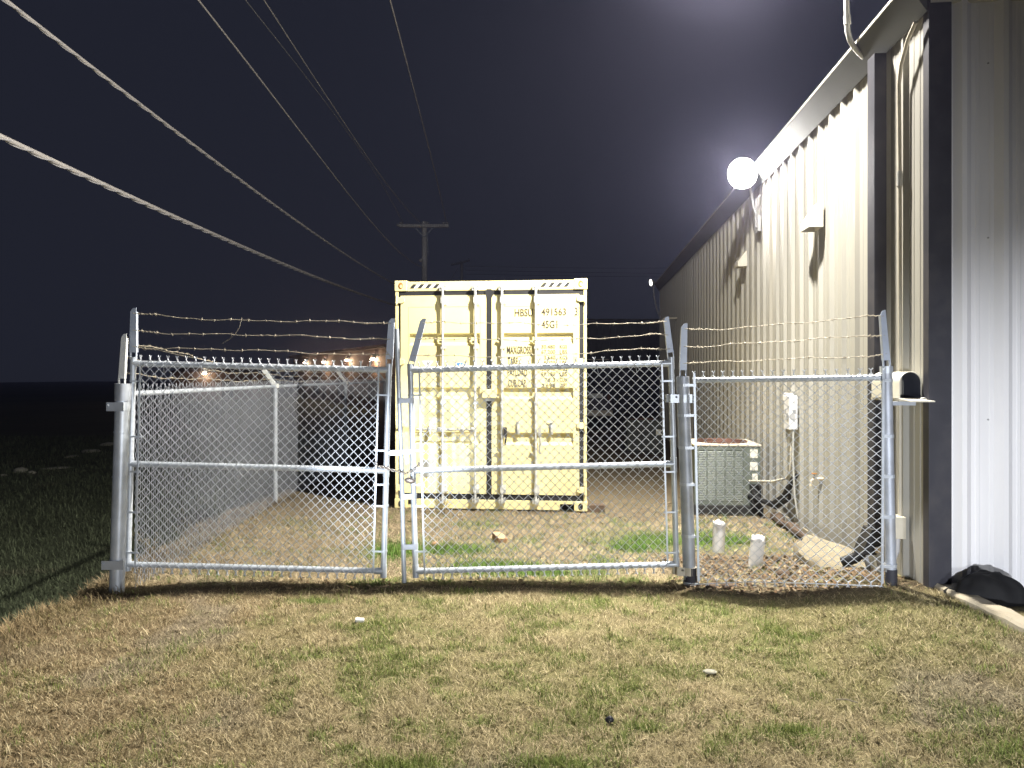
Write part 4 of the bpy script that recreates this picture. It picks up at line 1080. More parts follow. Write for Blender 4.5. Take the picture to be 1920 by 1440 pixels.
# ------------------------------------------------------------------ air conditioners
def ac_unit(loc, rz, w, d, h, label, labels=True, group=None):
    t = thing('air_conditioner', label, 'air conditioner', loc, (0, 0, rz), group)
    MB().box(-.03, w + .03, -.03, d + .03, -.12, .055).build('pad', M['pad'], t, False, .008)
    acm = M['ac'] if labels else M['ac_shaded']
    MB().box(.006, w - .006, .006, d - .006, .057, h - .03).build('coil', M['coil'], t)
    cp = .028
    for x, y in ((0, 0), (w - cp, 0), (0, d - cp), (w - cp, d - cp)): MB().box(x, x + cp, y, y + cp, .057, h - .03).build('corner_post', acm, t, False, .003)
    MB().box(w*.74, w - cp - .001, -.004, .006, .057, h - .03).build('access_panel', acm, t, False, .003)
    MB().box(cp + .001, w*.74 - .002, -.003, .006, .057, .10).build('bottom_strip', acm, t); MB().box(cp + .001, w*.74 - .002, -.003, .006, h - .075, h - .03).build('top_strip', acm, t)
    mb = MB(); cols = 5; x0 = cp + .004; x1 = w*.74 - .006; cw = (x1 - x0) / cols
    for c in range(cols):
        a = x0 + c*cw
        mb.box(a, a + .018, -.0035, .005, .102, h - .077)
        z = .112
        while z < h - .09:
            mb.add([(a + .019, -.006, z), (a + cw - .001, -.006, z), (a + cw - .001, .004, z + .016), (a + .019, .004, z + .016)], [(0,1,2,3)]); z += .021
    mb.build('louvre_panel', acm, t)
    mb = MB()
    z = .112
    while z < h - .09:
        mb.add([(-.006, .03, z), (-.006, d - .03, z), (.004, d - .03, z + .016), (.004, .03, z + .016)], [(0,1,2,3)]); z += .021
    mb.build('louvre_panel', acm, t)
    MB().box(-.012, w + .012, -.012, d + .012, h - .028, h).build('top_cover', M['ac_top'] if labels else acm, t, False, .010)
    mb = MB(); c = (w/2, d/2)
    for r in np.linspace(.05, min(w, d)*.42, 10):
        mb.tube([(c[0] + r*math.cos(a), c[1] + r*math.sin(a), h + .030 - .02*(r/(w*.42))**2) for a in np.linspace(0, 2*PI, 28, endpoint=False)], .004, 4, closed=True)
    for k in range(12):
        a = 2*PI*k/12; mb.tube([(c[0], c[1], h + .034), (c[0] + .42*w*math.cos(a), c[1] + .42*d*math.sin(a), h + .008)], .004, 4)
    mb.build('fan_guard', M['ac_rust'], t, True).modifiers.clear()
    n = 28; MB().prism([(c[0] + .40*w*math.cos(2*PI*k/n), c[1] + .40*d*math.sin(2*PI*k/n), h + .001) for k in range(n)], (0, 0, .003)).build('fan_well', M['ac_rust'], t)
    if labels:
        for z0, z1 in ((h - .165, h - .06), (h - .315, h - .215), (h - .43, h - .355)):
            MB().box(w - .125 if z0 > .4 else w - .10, w - .035, -.008, -.0055, z0, z1).build('paper_label', M['label'], t)
        MB().box(w - .12, w - .01, -.09, -.005, .05, .32).build('valve_cover', M['pad'], t, False, .005)
    else:
        MB().box(w*.82, w - .03, -.008, -.0055, h*.55, h*.72).build('paper_label', M['label'], t)
    return t
pa = at(1302, 948, 8.72)
ac_unit((pa.x, 8.72, .015), -math.atan(WA), .79, .76, .80, 'grey green air conditioner with rusty fan guard behind the short fence panel')
pa = at(1176, 846, 15.6)
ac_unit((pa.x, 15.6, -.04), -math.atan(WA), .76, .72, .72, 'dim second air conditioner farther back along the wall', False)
# refrigerant lines and whip
rl = thing('refrigerant_lines', 'black insulated pipes running from the air conditioner up to the wall', 'pipes', (0, 0, 0))
mb = MB(); mb.tube([at(1405, 930, 8.66), at(1425, 938, 8.5), at(1450, 945, 8.25), at(1470, 930, 8.0), wp(7.85, .09, .42), wp(7.8, .04, .55)], .032, 12)
mb.tube([at(1408, 915, 8.66), at(1420, 935, 8.5), at(1455, 952, 8.2), at(1480, 935, 7.95), wp(7.78, .10, .44), wp(7.72, .04, .58)], .022, 12); mb.build('insulated_pipe', M['black_pipe'], rl, True)
wh = thing('electrical_disconnect', 'pale electrical disconnect box with peeling paint on the beige wall', 'electrical box', (0, 0, 0))
MB().hexa(wbox(7.72, 7.92, .034, .125, at(1500, 805, 7.8).z, at(1500, 742, 7.8).z)).build('box', M['pvc'], wh, False, .006)
MB().hexa(wbox(7.86, 8.06, .036, .100, at(1490, 752, 7.8).z, at(1490, 738, 7.8).z)).build('hood', M['pvc'], wh, False, .004)
mb = MB()
for (y, z, r) in ((7.78, at(1500, 781, 7.8).z, .045), (7.85, at(1500, 770, 7.8).z, .022), (7.76, at(1500, 765, 7.8).z, .016), (7.88, at(1500, 780, 7.8).z, .018)):
    c = wp(y, .1262, z); mb.prism([(c.x + D0.x*r*math.cos(a)*1.0, c.y + D0.y*r*math.cos(a), c.z + r*math.sin(a)) for a in np.linspace(0, 2*PI, 12, endpoint=False)], NO*.002)
# patches on the camera-facing side
for (o_, z, r) in ((.09, at(1500, 781, 7.75).z, .030), (.07, at(1500, 771, 7.75).z, .02)):
    c = wp(7.7188, o_, z); mb.prism([(c.x + NO.x*r*math.cos(a), c.y + NO.y*r*math.cos(a), c.z + r*1.2*math.sin(a)) for a in np.linspace(0, 2*PI, 12, endpoint=False)], -D0*.002)
mb.build('bare_patch', M['pvc_grey'], wh)
zb_ = at(1500, 805, 7.8).z
MB().tube([wp(7.80, .08, zb_), wp(7.80, .085, zb_ - .35), wp(7.82, .085, zb_ - .48), wp(7.90, .10, zb_ - .56), at(1475, 897, 8.05), at(1448, 903, 8.3), at(1424, 902, 8.5), at(1405, 902, 8.64)], .014, 10).build('conduit_whip', M['conduit_beige'], wh, True)
MB().tube([wp(7.74, .075, zb_), wp(7.74, .08, zb_ - .3), wp(7.70, .075, zb_ - .7), wp(7.70, .04, zb_ - .95)], .011, 10).build('conduit', M['conduit'], wh, True)
# hose tap
tp = thing('hose_tap', 'small hose tap sticking out of the beige wall', 'tap', (0, 0, 0))
z = at(1543, 898, 7.03).z
MB().tube([wp(7.03, .0, z), wp(7.03, .09, z), wp(7.03, .11, z - .02), wp(7.03, .115, z - .07)], .014, 12).build('spout', M['cap'], tp, True)
MB().tube([wp(7.03, .075, z), wp(7.03, .085, z + .045)], .006, 8).build('stem', M['brass'], tp, True)
mb = MB(); c = wp(7.03, .085, z + .048); mb.prism([(c.x + .028*math.cos(a), c.y + .028*math.sin(a), c.z) for a in np.linspace(0, 2*PI, 12, endpoint=False)], (0, 0, .008)); mb.build('handle', M['rust'], tp)
# vent hoods
def vent(Y, z, w, h, p, label, group):
    t = thing('vent_hood', label, 'vent', (0, 0, 0), (0, 0, 0), group)
    a, b = Y - w/2, Y + w/2
    mb = MB(); f = [wp(a, .033, z), wp(b, .033, z), wp(b, p, z), wp(a, p, z)]; g = [wp(a, .033, z + h), wp(b, .033, z + h), wp(b, .045, z + h), wp(a, .045, z + h)]
    k = [wp(b, p, z + h*.28), wp(a, p, z + h*.28)]
    vs = f + g + k
    mb.add(vs, [(0,3,9,7,4), (1,5,6,8,2), (3,2,8,9), (9,8,6,7), (4,7,6,5), (0,4,5,1)])
    mb.build('hood', M['mailbox'], t)
    return t
Gv = 'vent hoods on the beige wall'
vent(7.05, at(1540, 430, 7.05).z, .26, .26, .17, 'larger near vent hood on the beige wall', Gv)
vent(10.15, at(1403, 500, 10.1).z, .22, .22, .16, 'smaller far vent hood below the bright floodlight', Gv)
pb = thing('wall_pipe', 'short pipe bracket sticking out of the far beige wall', 'pipe', (0, 0, 0))
z = at(1266, 597, 17.3).z
MB().tube([wp(17.2, .02, z), wp(17.2, .34, z - .01), wp(17.2, .38, z - .06)], .022, 8).build('pipe', M['conduit_beige'], pb, True)

# ------------------------------------------------------------------ floodlights
def floodlight(c, aim, w, h, name, label, bracket_pts, lensm, group=None):
    t = thing(name, label, 'floodlight', (0, 0, 0), (0, 0, 0), group)
    c = Vector(c); d = Vector(aim).normalized(); sx = d.cross(Vector((0,0,1))).normalized(); up = sx.cross(d)
    def B(a, b, q0, q1, z0, z1):
        P = []
        for zz in (z0, z1):
            for xx, yy in ((a, q0), (b, q0), (b, q1), (a, q1)): P.append(c + sx*xx + d*yy + up*zz)
        return P
    mb = MB(); n = 28
    ringp = lambda k: [c + sx*(w/2*k*math.cos(a)) + up*(h/2*k*math.sin(a)) for a in np.linspace(0, 2*PI, n, endpoint=False)]
    vs = [p - d*q for k, q in ((1.06, .008), (1.06, .05), (.8, .10), (.45, .15)) for p in ringp(k)]
    fs = [(r_*n+k, r_*n+(k+1) % n, (r_+1)*n+(k+1) % n, (r_+1)*n+k) for r_ in range(3) for k in range(n)] + [tuple(range(n)), tuple(range(3*n, 4*n))]
    mb.add(vs, fs); mb.build('housing', M['fixture'], t, True)
    mb = MB(); n = 20
    mb.prism([c + sx*(w/2*math.copysign(abs(math.cos(a))**.9, math.cos(a))) + up*(h/2*math.copysign(abs(math.sin(a))**.9, math.sin(a))) - d*.011 for a in np.linspace(0, 2*PI, n, endpoint=False)], d*.013)
    mb.build('lens', lensm, t)
    mb = MB(); mb.tube(bracket_pts, .018, 10); mb.build('bracket', M['fixture'], t, True)
    return t, c + d*.10
ZL = at(1402, 318, 9.0).z
fl_c = wp(9.15, .30, ZL)
aim = (Vector((-.6, 3.0, 1.2)) - fl_c)
fl, fpos = floodlight(fl_c, aim, .36, .38, 'floodlight', 'bright lit floodlight on the beige wall', [fl_c - aim.normalized()*.09, wp(9.3, .17, ZL - .12), wp(9.35, .10, ZL - .42), wp(9.36, .03, ZL - .62)], M['lens'])
MB().hexa(wbox(9.27, 9.45, .034, .075, ZL - .72, ZL - .52)).build('mount_plate', M['fixture'], fl)
mb = MB(); mb.tube([wp(9.30, .035, ZL - .25), wp(9.30, .09, ZL - .3), wp(9.30, .09, ZL - .66), wp(9.30, .035, ZL - .7)], .010, 8); mb.build('cable_loop', M['fixture'], fl, True)
cfar = at(1220, 530, 20.2)
ff, _ = floodlight(cfar, (-.9, -.45, -.15), .11, .18, 'floodlight', 'tiny lit lamp head at the far corner of the beige building', [cfar + Vector((.08, .05, -.05)), cfar + Vector((.12, .1, -.4)), cfar + Vector((.22, .2, -.75)), wp(20.5, .03, cfar.z - 1.0)], M['lens_far'])
# big lamp on the mast, above the picture
ML = wp(6.1, 1.0, 5.62)
mh = thing('yard_light', 'yard floodlight on the service mast above the gutter', 'floodlight', (0, 0, 0))
MB().tube([at(1585, -60, 5.75), at(1585, -330, 5.75), Vector((ML.x + .35, 5.95, ML.z + .16)), Vector((ML.x, 6.1, ML.z + .16))], .021, 12).build('pipe', M['conduit'], mh, True)
MB().box(ML.x - .18, ML.x + .18, 5.98, 6.26, ML.z + .10, ML.z + .22).build('housing', M['fixture'], mh, False, .01)
MB().box(ML.x - .15, ML.x + .15, 6.01, 6.23, ML.z + .092, ML.z + .099).build('lens', M['lens_far'], mh)

# ------------------------------------------------------------------ mailbox
mx = thing('mailbox', 'open cream sheet metal mailbox mounted beside the fence corner post', 'mailbox', (0, 0, 0))
x0, x1 = 2.735, 2.886; yf, yk = 5.01, 5.40; zb0 = at(1711, 747, 5.01).z; zt0 = at(1711, 697, 5.01).z
xm = (x0 + x1)/2; r = (x1 - x0)/2; zs = zt0 - r
ring = [(x0, zb0), (x0, zs)] + [(xm - r*math.cos(a), zs + r*math.sin(a)) for a in np.linspace(0, PI, 15)[1:-1]] + [(x1, zs), (x1, zb0)]
def shell(ring, ya, yb, closed_end):
    n = len(ring); mb = MB(); vs = [(x, ya, z) for x, z in ring] + [(x, yb, z) for x, z in ring]
    fs = [(i, (i+1) % n, n+(i+1) % n, n+i) for i in range(n)]
    if closed_end: fs.append(tuple(range(n, 2*n)))
    return mb.add(vs, fs)
shell(ring, yf, yk, True).build('body', M['mailbox'], mx, True)
ring2 = [(xm + (x - xm)*.965, zb0 + .004 + (z - zb0)*.965) for x, z in ring]
shell(ring2, yf + .002, yk - .01, True).build('lining', M['mailbox_in'], mx, True)
rim = [(x, yf - .002, z) for x, z in ring]; MB().tube(rim, .004, 6, closed=True).build('rim', M['mailbox'], mx, True)
mb = MB(); mb.hexa([(x0 - .02, yf - .17, zb0 - .020), (x1 + .0, yf - .17, zb0 - .020), (x1, yf - .004, zb0 - .006), (x0 - .01, yf - .004, zb0 - .006), (x0 - .02, yf - .17, zb0 - .012), (x1, yf - .17, zb0 - .012), (x1, yf - .004, zb0 + .002), (x0 - .01, yf - .004, zb0 + .002)])
mb.tube([(xm - .02, yf - .16, zb0 + .002), (xm, yf - .165, zb0 + .010), (xm + .02, yf - .16, zb0 + .002)], .004, 6)
mb.build('door', M['mailbox'], mx)
MB().box(x0 + .01, x1 - .005, yf + .02, yk + .03, zb0 - .022, zb0 - .003).build('mounting_board', M['conduit_beige'], mx)
MB().box(2.655, x1 - .03, 5.02, 5.07, zb0 - .05, zb0 - .023).build('bracket', M['galv_old'], mx)

# ------------------------------------------------------------------ kerb, paving and black sheet at the front
kx0, kx1 = 2.90, 3.03
mb = MB(); vs = []; fs = []; prof = [(-.02, -.2), (0, .205), (.015, .222), (.12, .222), (.13, .21), (.13, .10)]
ys = np.linspace(4.93, 1.0, 34)
for j, y in enumerate(ys):
    for u, z in prof:
        vs.append((2.905 + (4.93 - y)*.03 + u + .006*math.sin(j*1.7), y, z + .006*math.sin(j*2.3 + u*20)))
n = len(prof)
for j in range(len(ys)-1):
    for k in range(n-1): fs.append((j*n+k, j*n+k+1, (j+1)*n+k+1, (j+1)*n+k))
fs.append(tuple(range(n)))
mb.add(vs, fs); o = mb.build('kerb', M['concrete'], None); tag(o, kind='structure')
mb = MB(); mb.hexa([(3.03, 4.9, -.1), (9, 4.4, -.1), (9, -6, -.1), (3.03, -6, -.1), (3.03, 4.9, .15), (9, 4.4, .15), (9, -6, .15), (3.03, -6, .15)]); o = mb.build('paving', M['slab'], None); tag(o, kind='structure')
o = lump(.235, .13, .21, 8, 48, 30, .24, .15).build('rubber_sheet', M['tarp'], None, True); o.modifiers.clear()
p = at(1858, 1130, 4.68); o.location = (p.x, 4.68, .155); o.rotation_euler = (0, 0, -.25); o.scale = (1.0, 1, .95)
tag(o, 'crumpled black rubber sheet on the paving against the white wall', 'rubber sheet')

# ------------------------------------------------------------------ parked van at the back
van = thing('parked_van', 'dark van parked behind the container with pale bumper and number plate', 'van', (1.35, 22.3, -.06))
W_, H_, L_ = 1.78, 2.2, 4.8
prof = [(0, .45), (0, 1.15), (.05, 1.25), (.32, 2.12), (.55, 2.22), (L_ - .3, 2.22), (L_, 1.9), (L_, .45)]
mb = MB().prism([(0, y, z) for y, z in prof], (W_, 0, 0)); mb.build('body', M['van'], van, False, .05)
MB().hexa([(.14, .055, 1.32), (W_ - .14, .055, 1.32), (W_ - .14, .10, 1.34), (.14, .10, 1.34), (.20, .275, 2.05), (W_ - .2, .275, 2.05), (W_ - .2, .32, 2.05), (.2, .32, 2.05)]).build('rear_window', M['glass'], van)
MB().box(-.02, W_ + .02, -.12, -.002, .45, .64).build('bumper', M['chrome'], van, False, .02)
MB().box(W_ - .72, W_ - .28, -.012, -.002, 1.02, 1.16).build('number_plate', M['plate'], van)
for x in (.02, W_ - .14): MB().box(x, x + .12, -.010, -.002, .85, 1.12).build('tail_light', M['ac_rust'], van)
for x in (0.02, W_ - .22):
    for y in (.9, 3.8):
        wl = MB().cyl((x, y, .34), (x + .2, y, .34), .34, 20).build('wheel', M['tyre'], van, True)
MB().box(.05, W_ - .05, .30, L_ - .5, 2.221, 2.25).build('roof_rack', M['chrome'], van, False, .01)

# dark shed closing the yard
sh = thing('far_shed', 'dark metal shed closing the far end of the yard', 'building', (0, 0, 0))
mb = ribbed(Vector((1.5, 33, 0)), Vector((1, .0, 0)), Vector((0, -1, 0)), 8.5, -.2, 4.1, minor=False); mb.build('wall', M['far_dark'], sh)
MB().hexa([(1.3, 32.9, 4.1), (10.2, 32.9, 4.1), (10.2, 42, 4.1), (1.3, 42, 4.1), (1.3, 32.9, 4.3), (10.2, 32.9, 4.3), (10.2, 42, 5.0), (1.3, 42, 5.0)]).build('roof', M['far_roof'], sh)
MB().box(4.0, 6.4, 32.90, 32.955, -.2, 2.6).build('door', M['far_roof'], sh)

# far building with lit wall lamps
fb = thing('far_building', 'long low brown building far off with a row of lit warm wall lamps', 'building', (0, 0, 0))
A_, B_ = Vector((-5.2, 39.6, 0)), Vector((-21.5, 69.7, 0)); dv = (B_ - A_); Lb = dv.length; dv.normalize(); nv = Vector((-dv.y, dv.x, 0)); nv = nv if nv.y < 0 else -nv
def fbx(s0, s1, o0, o1, z0, z1):
    q = [A_ + dv*s0 + nv*o0, A_ + dv*s1 + nv*o0, A_ + dv*s1 + nv*o1, A_ + dv*s0 + nv*o1]
    return [(p.x, p.y, z0) for p in q] + [(p.x, p.y, z1) for p in q]
MB().hexa(fbx(0, Lb, 0, -14, -1.6, 3.42)).build('wall', M['far_wall'], fb)
MB().hexa(fbx(-.4, Lb + .4, .35, -14.4, 3.42, 3.62)).build('roof', M['far_roof'], fb)
for s in (5, 13, 21, 29):
    MB().hexa(fbx(s, s + 1.0, .05, .004, -1.2, .9)).build('door', M['far_roof'], fb)
    MB().hexa(fbx(s + 2.4, s + 4.2, .05, .004, .1, 1.4)).build('window', M['glass'], fb)
lamps = []
for i, (px, py) in enumerate(((706, 667), (657, 670), (613, 674), (577, 676))):
    k = (px - 960)/FPX       # meet the sight line with the wall line
    s = (k*A_.y - A_.x) / (dv.x - k*dv.y); c = A_ + dv*s + nv*.12; c.z = EYE + (705 - py)/FPX*c.y
    t = thing('wall_lamp', ['warm wall lamp nearest the container on the far brown building', 'second warm wall lamp from the container on the far building', 'third warm wall lamp from the container on the far building', 'warm wall lamp farthest from the container on the far building'][i], 'wall lamp', c, (0, 0, math.atan2(dv.y, dv.x)), 'warm wall lamps on the far building')
    MB().prism([(-.22, .0, .10), (.22, .0, .10), (.22, .0, -.02), (.15, .0, -.16), (-.15, .0, -.16), (-.22, .0, -.02)], (0, .22, 0)).build('housing', M['fixture_dark'], t)
    MB().box(-.17, .17, .03, .24, -.26, -.165).build('lens', M['lens_warm'], t)
    lamps.append(c + nv*.35 + Vector((0, 0, -.35)))
c = at(384, 699, 62); 
sb = thing('far_hut', 'small dark hut far across the field under one lit lamp', 'building', (c.x - 3, 62.3, -.9)); MB().box(0, 7, 0, 5, 0, 2.9).build('wall', M['far_wall'], sb)
MB().prism([(-.3, -.3, 2.9), (7.3, -.3, 2.9), (3.5, -.3, 3.9)], (0, 5.6, 0)).build('roof', M['far_roof'], sb); MB().box(4.4, 5.4, -.05, -.004, 0, 2.1).build('door', M['far_roof'], sb)
t = thing('wall_lamp', 'single warm lamp on the small hut far left of the row', 'wall lamp', c, (0, 0, PI)); MB().box(-.2, .2, -.16, .0, -.02, .10).build('housing', M['fixture_dark'], t); MB().box(-.16, .16, -.0, .14, -.14, .04).build('lens', M['lens_warm'], t)
lamps.append(c + Vector((0, -.4, -.3)))

# ------------------------------------------------------------------ utility poles and wires
def pole(loc, H, r, zc, aw, rz, label, group, second=False):
    t = thing('utility_pole', label, 'utility pole', loc, (0, 0, rz), group)
    MB().tube([(0,0,-1.5), (0,0,H*.5), (0,0,H)], [r*1.25, r*1.1, r], 14).build('pole', M['pole'], t, True)
    for z in zc: 
        ca = MB().box(-aw/2, aw/2, -r - .10, -r + .02, z - .07, z + .07).build('crossarm', M['pole'], t)
        for x in (-aw/2 + .08, aw*.1 - .08 if not second else 0, aw/2 - .25, aw/2 - .08) if not second else (-aw/2+.1, 0, aw/2-.1):
            mb = MB(); mb.tube([(x, -r-.04, z+.07), (x, -r-.04, z+.12), (x, -r-.04, z+.13), (x, -r-.04, z+.17), (x, -r-.04, z+.20)], [.02, .03, .085, .075, .03], 10); mb.build('insulator', M['porcelain'], t, True)
    if not second:
        for s in (-1, 1): MB().bar((s*.45, -r - .03, zc[0] - .07), (s*.02, -r - .03, zc[0] - .55), .05, .02).build('brace', M['galv_old'], t)
        mb = MB(); mb.tube([(-aw/2 + .02, -r-.12, zc[0]), (-aw/2 - .10, -r-.22, zc[0] + .02)], .06, 8); mb.build('insulator', M['porcelain'], t, True)
        mb = MB(); mb.tube([(-.16, -r-.1, zc[0]-.04), (-.16, -r-.22, zc[0]-.02)], .07, 8); mb.build('insulator', M['porcelain'], t, True)
        MB().tube([(.13, -r-.02, zc[0] - .3), (.20, -r-.04, zc[0] - 1.4)], .03, 8).build('ground_wire_guard', M['galv'], t, True)
        MB().tube([(-.2, -r-.02, 7.3), (-.1, -r, 7.42)], .05, 8).build('wire_clamp', M['porcelain'], t, True)
    return t
PX, PY_ = (796 - 960)/38.0, 35.0
pole((PX, PY_, 0), 9.25, .125, [9.02], 2.42, 0, 'near utility pole with wooden crossarm rising behind the container', 'utility poles')
p2 = at(866, 600, 66)
pole((p2.x, 66, 0), EYE + 215/FPX*66, .14, [EYE + 212/FPX*66], 3.2, -.95, 'far utility pole with slanting crossarm', 'utility poles', True)
mb = MB(); mb.tube([at(858, 503, 65.9), at(842, 530, 65.5), at(830, 560, 65)], .03, 5); o = mb.build('guy_wire', M['cable_thin'], None, True); tag(o, 'thin guy wire slanting down left of the far utility pole', 'wire')

def catenary_through(pts, r, name, label, n=90, bundle=False, m=None, back=True, group='overhead wires'):
    P = [Vector(p) for p in pts]
    if back: P = [P[0] + (P[0] - P[1]) * 1.2] + P
    t = [0.0]
    for a, b in zip(P[:-1], P[1:]): t.append(t[-1] + (b - a).length)
    C = np.array([p[:] for p in P])
    # smooth quadratic/cubic fit
    deg = min(3, len(P) - 1)
    fx = [np.polyfit(t, C[:, k], deg if k == 2 else 1) for k in range(3)]
    T = np.linspace(t[0], t[-1], n)
    Q = [Vector((np.polyval(fx[0], u), np.polyval(fx[1], u), np.polyval(fx[2], u))) for u in T]
    root = thing(name, label, 'wire', (0, 0, 0), (0, 0, 0), group)
    mb = MB(); mb.tube(Q, r, 8); mb.build('cable', m or M['cable_thin'], root, True).modifiers.clear()
    if bundle:
        mb = MB(); L = t[-1]; k = int(L / .055); W = []
        fine = [Vector((np.polyval(fx[0], u), np.polyval(fx[1], u), np.polyval(fx[2], u))) for u in np.linspace(t[0], t[-1], k)]
        for j in range(2):
            mb = MB()
            W = [q + Vector((math.cos(i*.50 + PI*j), 0, math.sin(i*.50 + PI*j))) * r * .80 + Vector((0, 0, -r*.45)) for i, q in enumerate(fine)]
            mb.tube(W, r * .30, 5, cap=False)
            mb.build('lashing_strand', M['cable'], root, True).modifiers.clear()
    return root
XA = lambda Y: -6.244 + .0556*Y
def on_line(px, py, fX):     # point of a wire known to run in the vertical plane X=fX(Y)
    k = (px - 960)/FPX; a = fX(0); b = fX(1) - fX(0); Y = -a/(b - k) if abs(b-k) > 1e-6 else 10
    return at(px, py, Y)
catenary_through([on_line(px, py, XA) for px, py in ((0, 252), (200, 344), (368, 428), (600, 522), (735, 570))] + [Vector((XA(35), 35, 4.75))], .031, 'overhead_cable', 'lowest thick lashed cable sagging from the left edge to the container', bundle=True)
catenary_through([on_line(px, py, XA) for px, py in ((10, 0), (200, 150), (400, 297), (600, 445), (730, 527))] + [Vector((XA(35), 35, 5.5))], .024, 'overhead_cable', 'upper thick lashed cable from the top left corner to the container', bundle=True)
catenary_through([on_line(px, py, XA) for px, py in ((368, 0), (500, 165), (600, 290), (700, 420))] + [Vector((XA(35) - .1, 34.9, 7.0))], .019, 'overhead_wire', 'bright thin wire running from the top edge to the side of the near pole')
XB = lambda Y: -7.286 + .0556*Y
catenary_through([on_line(px, py, XB) for px, py in ((460, 0), (640, 232))] + [Vector((XB(35), 34.85, 9.15))], .014, 'overhead_wire', 'faint wire to the left end of the near crossarm', m=M['cable'])
XC = lambda Y: -6.40 + .0556*Y
catenary_through([on_line(px, py, XC) for px, py in ((495, 0), (600, 162))] + [Vector((XC(35), 34.85, 9.15))], .017, 'overhead_wire', 'thin wire to the middle of the near crossarm')
catenary_through([at(730, 0, 14), at(780, 200, 20), Vector((PX + 1.13, 34.85, 9.2))], .016, 'overhead_wire', 'steep single wire right of centre to the right end of the near crossarm')
for i, (y0, y1) in enumerate(((499, 500), (507, 511), (514, 518))):
    P = [at(872, y0, 66), at(1040, y0 + 3, 66), at(1300, y1 + 2, 66)]
    catenary_through(P, .022, 'distant_wire', ['topmost distant wire above the container roof', 'middle distant wire above the container roof', 'lowest distant wire above the container roof'][i], 40, m=M['cable_thin'], back=False, group='distant wires behind the container')

# ------------------------------------------------------------------ sky, lamps, camera
wd = bpy.data.worlds.new('World'); SC.world = wd; wd.use_nodes = True
nt = wd.node_tree; bg = nt.nodes['Background']
sky = nt.nodes.new('ShaderNodeTexSky'); sky.sky_type = 'NISHITA'; sky.sun_disc = False
sky.sun_elevation = math.radians(-6); sky.sun_rotation = math.radians(40); sky.air_density = 1.0
tc = nt.nodes.new('ShaderNodeTexCoord'); sep = nt.nodes.new('ShaderNodeSeparateXYZ'); nt.links.new(tc.outputs['Generated'], sep.inputs[0])
mr = nt.nodes.new('ShaderNodeMapRange'); mr.inputs[1].default_value = -.65; mr.inputs[2].default_value = .38; mr.interpolation_type = 'SMOOTHSTEP'
nt.links.new(sep.outputs['X'], mr.inputs[0])
cr = nt.nodes.new('ShaderNodeMix'); cr.data_type = 'RGBA'; nt.links.new(mr.outputs[0], cr.inputs[0])
cr.inputs[6].default_value = (.0072, .0075, .0100, 1); cr.inputs[7].default_value = (.030, .033, .050, 1)
nt.links.new(cr.outputs[2], bg.inputs['Color']); bg.inputs['Strength'].default_value = 1.0
nt.nodes.remove(sky)
DENS = .0013  # thin haze added to give the lamps a halo
vs_ = nt.nodes.new('ShaderNodeVolumeScatter'); vs_.inputs['Density'].default_value = DENS * .60; vs_.inputs['Anisotropy'].default_value = .75
vs_.inputs['Color'].default_value = (.36, .48, 1.0, 1)
vt_ = nt.nodes.new('ShaderNodeVolumeScatter'); vt_.inputs['Density'].default_value = DENS * .95; vt_.inputs['Anisotropy'].default_value = .955
vt_.inputs['Color'].default_value = (.90, .80, 1.0, 1)
vb_ = nt.nodes.new('ShaderNodeAddShader'); nt.links.new(vs_.outputs[0], vb_.inputs[0]); nt.links.new(vt_.outputs[0], vb_.inputs[1])
ve_ = nt.nodes.new('ShaderNodeEmission'); ve_.inputs['Color'].default_value = (.0068 * 1.047, .0078 * 1.012, .0124 * 1.55, 1); ve_.inputs['Strength'].default_value = DENS
va_ = nt.nodes.new('ShaderNodeAddShader'); nt.links.new(vb_.outputs[0], va_.inputs[0]); nt.links.new(ve_.outputs[0], va_.inputs[1])
nt.links.new(va_.outputs[0], nt.nodes['World Output'].inputs['Volume'])

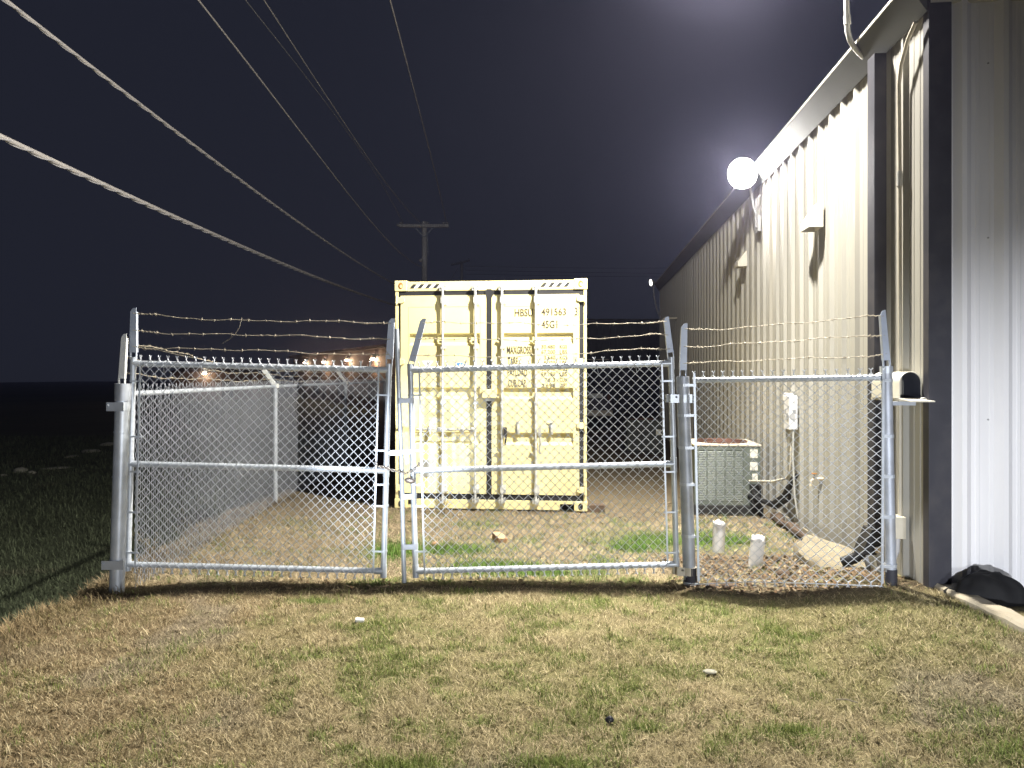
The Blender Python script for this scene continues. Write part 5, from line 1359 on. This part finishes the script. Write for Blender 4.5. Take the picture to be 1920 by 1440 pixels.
def lamp(name, kind, loc, energy, col, target=None, size=.1, angle=None, blend=1.0):
    l = bpy.data.lights.new(name, kind); l.energy = energy; l.color = col
    l.shadow_soft_size = size
    if kind == 'SPOT': l.spot_size = math.radians(angle); l.spot_blend = blend
    o = bpy.data.objects.new(name, l); COL.objects.link(o); o.location = loc
    if target is not None: o.rotation_euler = (Vector(target) - Vector(loc)).to_track_quat('-Z', 'Y').to_euler()
    return o
lamp('yard_lamp', 'SPOT', ML, 4800, (1.0, .95, .84), (-.9, 6.9, 0), .09, 124, 1.0)
lamp('yard_lamp_spill', 'POINT', ML, 1250, (1.0, .95, .88), None, .09)
lamp('flood_lamp', 'SPOT', fpos, 60, (1.0, .96, .90), (-.6, 3.0, -1), .15, 150, .8)
# headlight beams and an added fill; the vehicle stands behind the photographer
lamp('headlight_beam', 'SPOT', (-.75, -4.0, .72), 8000, (.84, .91, 1.0), at(800, 822, 9.0), .05, 9, 1.0)
lamp('headlight_beam', 'SPOT', (-.3, -4.0, .72), 3200, (.88, .92, 1.0), Vector((3.75, 4.85, .6)), .05, 26, 1.0)
lamp('front_fill', 'SPOT', (3.4, -4.0, .95), 1900, (.92, .95, 1.0), (-2.0, 6.0, .9), .3, 70, .8)  # added fill spot for the fence fronts, off to the right of the beams
for c in lamps: lamp('wall_lamp_glow', 'POINT', c, 130 if c.y < 61.5 else 45, (1.0, .62, .34), None, .12)

cam = bpy.data.cameras.new('Camera'); co = bpy.data.objects.new('Camera', cam); COL.objects.link(co); SC.camera = co
cam.sensor_width = 36; cam.lens = 36 * FPX / 1920; cam.shift_y = -15 / 1920; cam.clip_start = .05; cam.clip_end = 1500
co.location = (0, 0, EYE); co.rotation_euler = (PI/2, 0, 0)
SC.view_settings.view_transform = 'Standard'; SC.view_settings.look = 'None'; SC.view_settings.exposure = 0
SC.render.engine = 'CYCLES'; SC.cycles.max_bounces = 5; SC.cycles.diffuse_bounces = 3; SC.cycles.use_denoising = True
SC.cycles.sample_clamp_indirect = 3; SC.cycles.sample_clamp_direct = 40
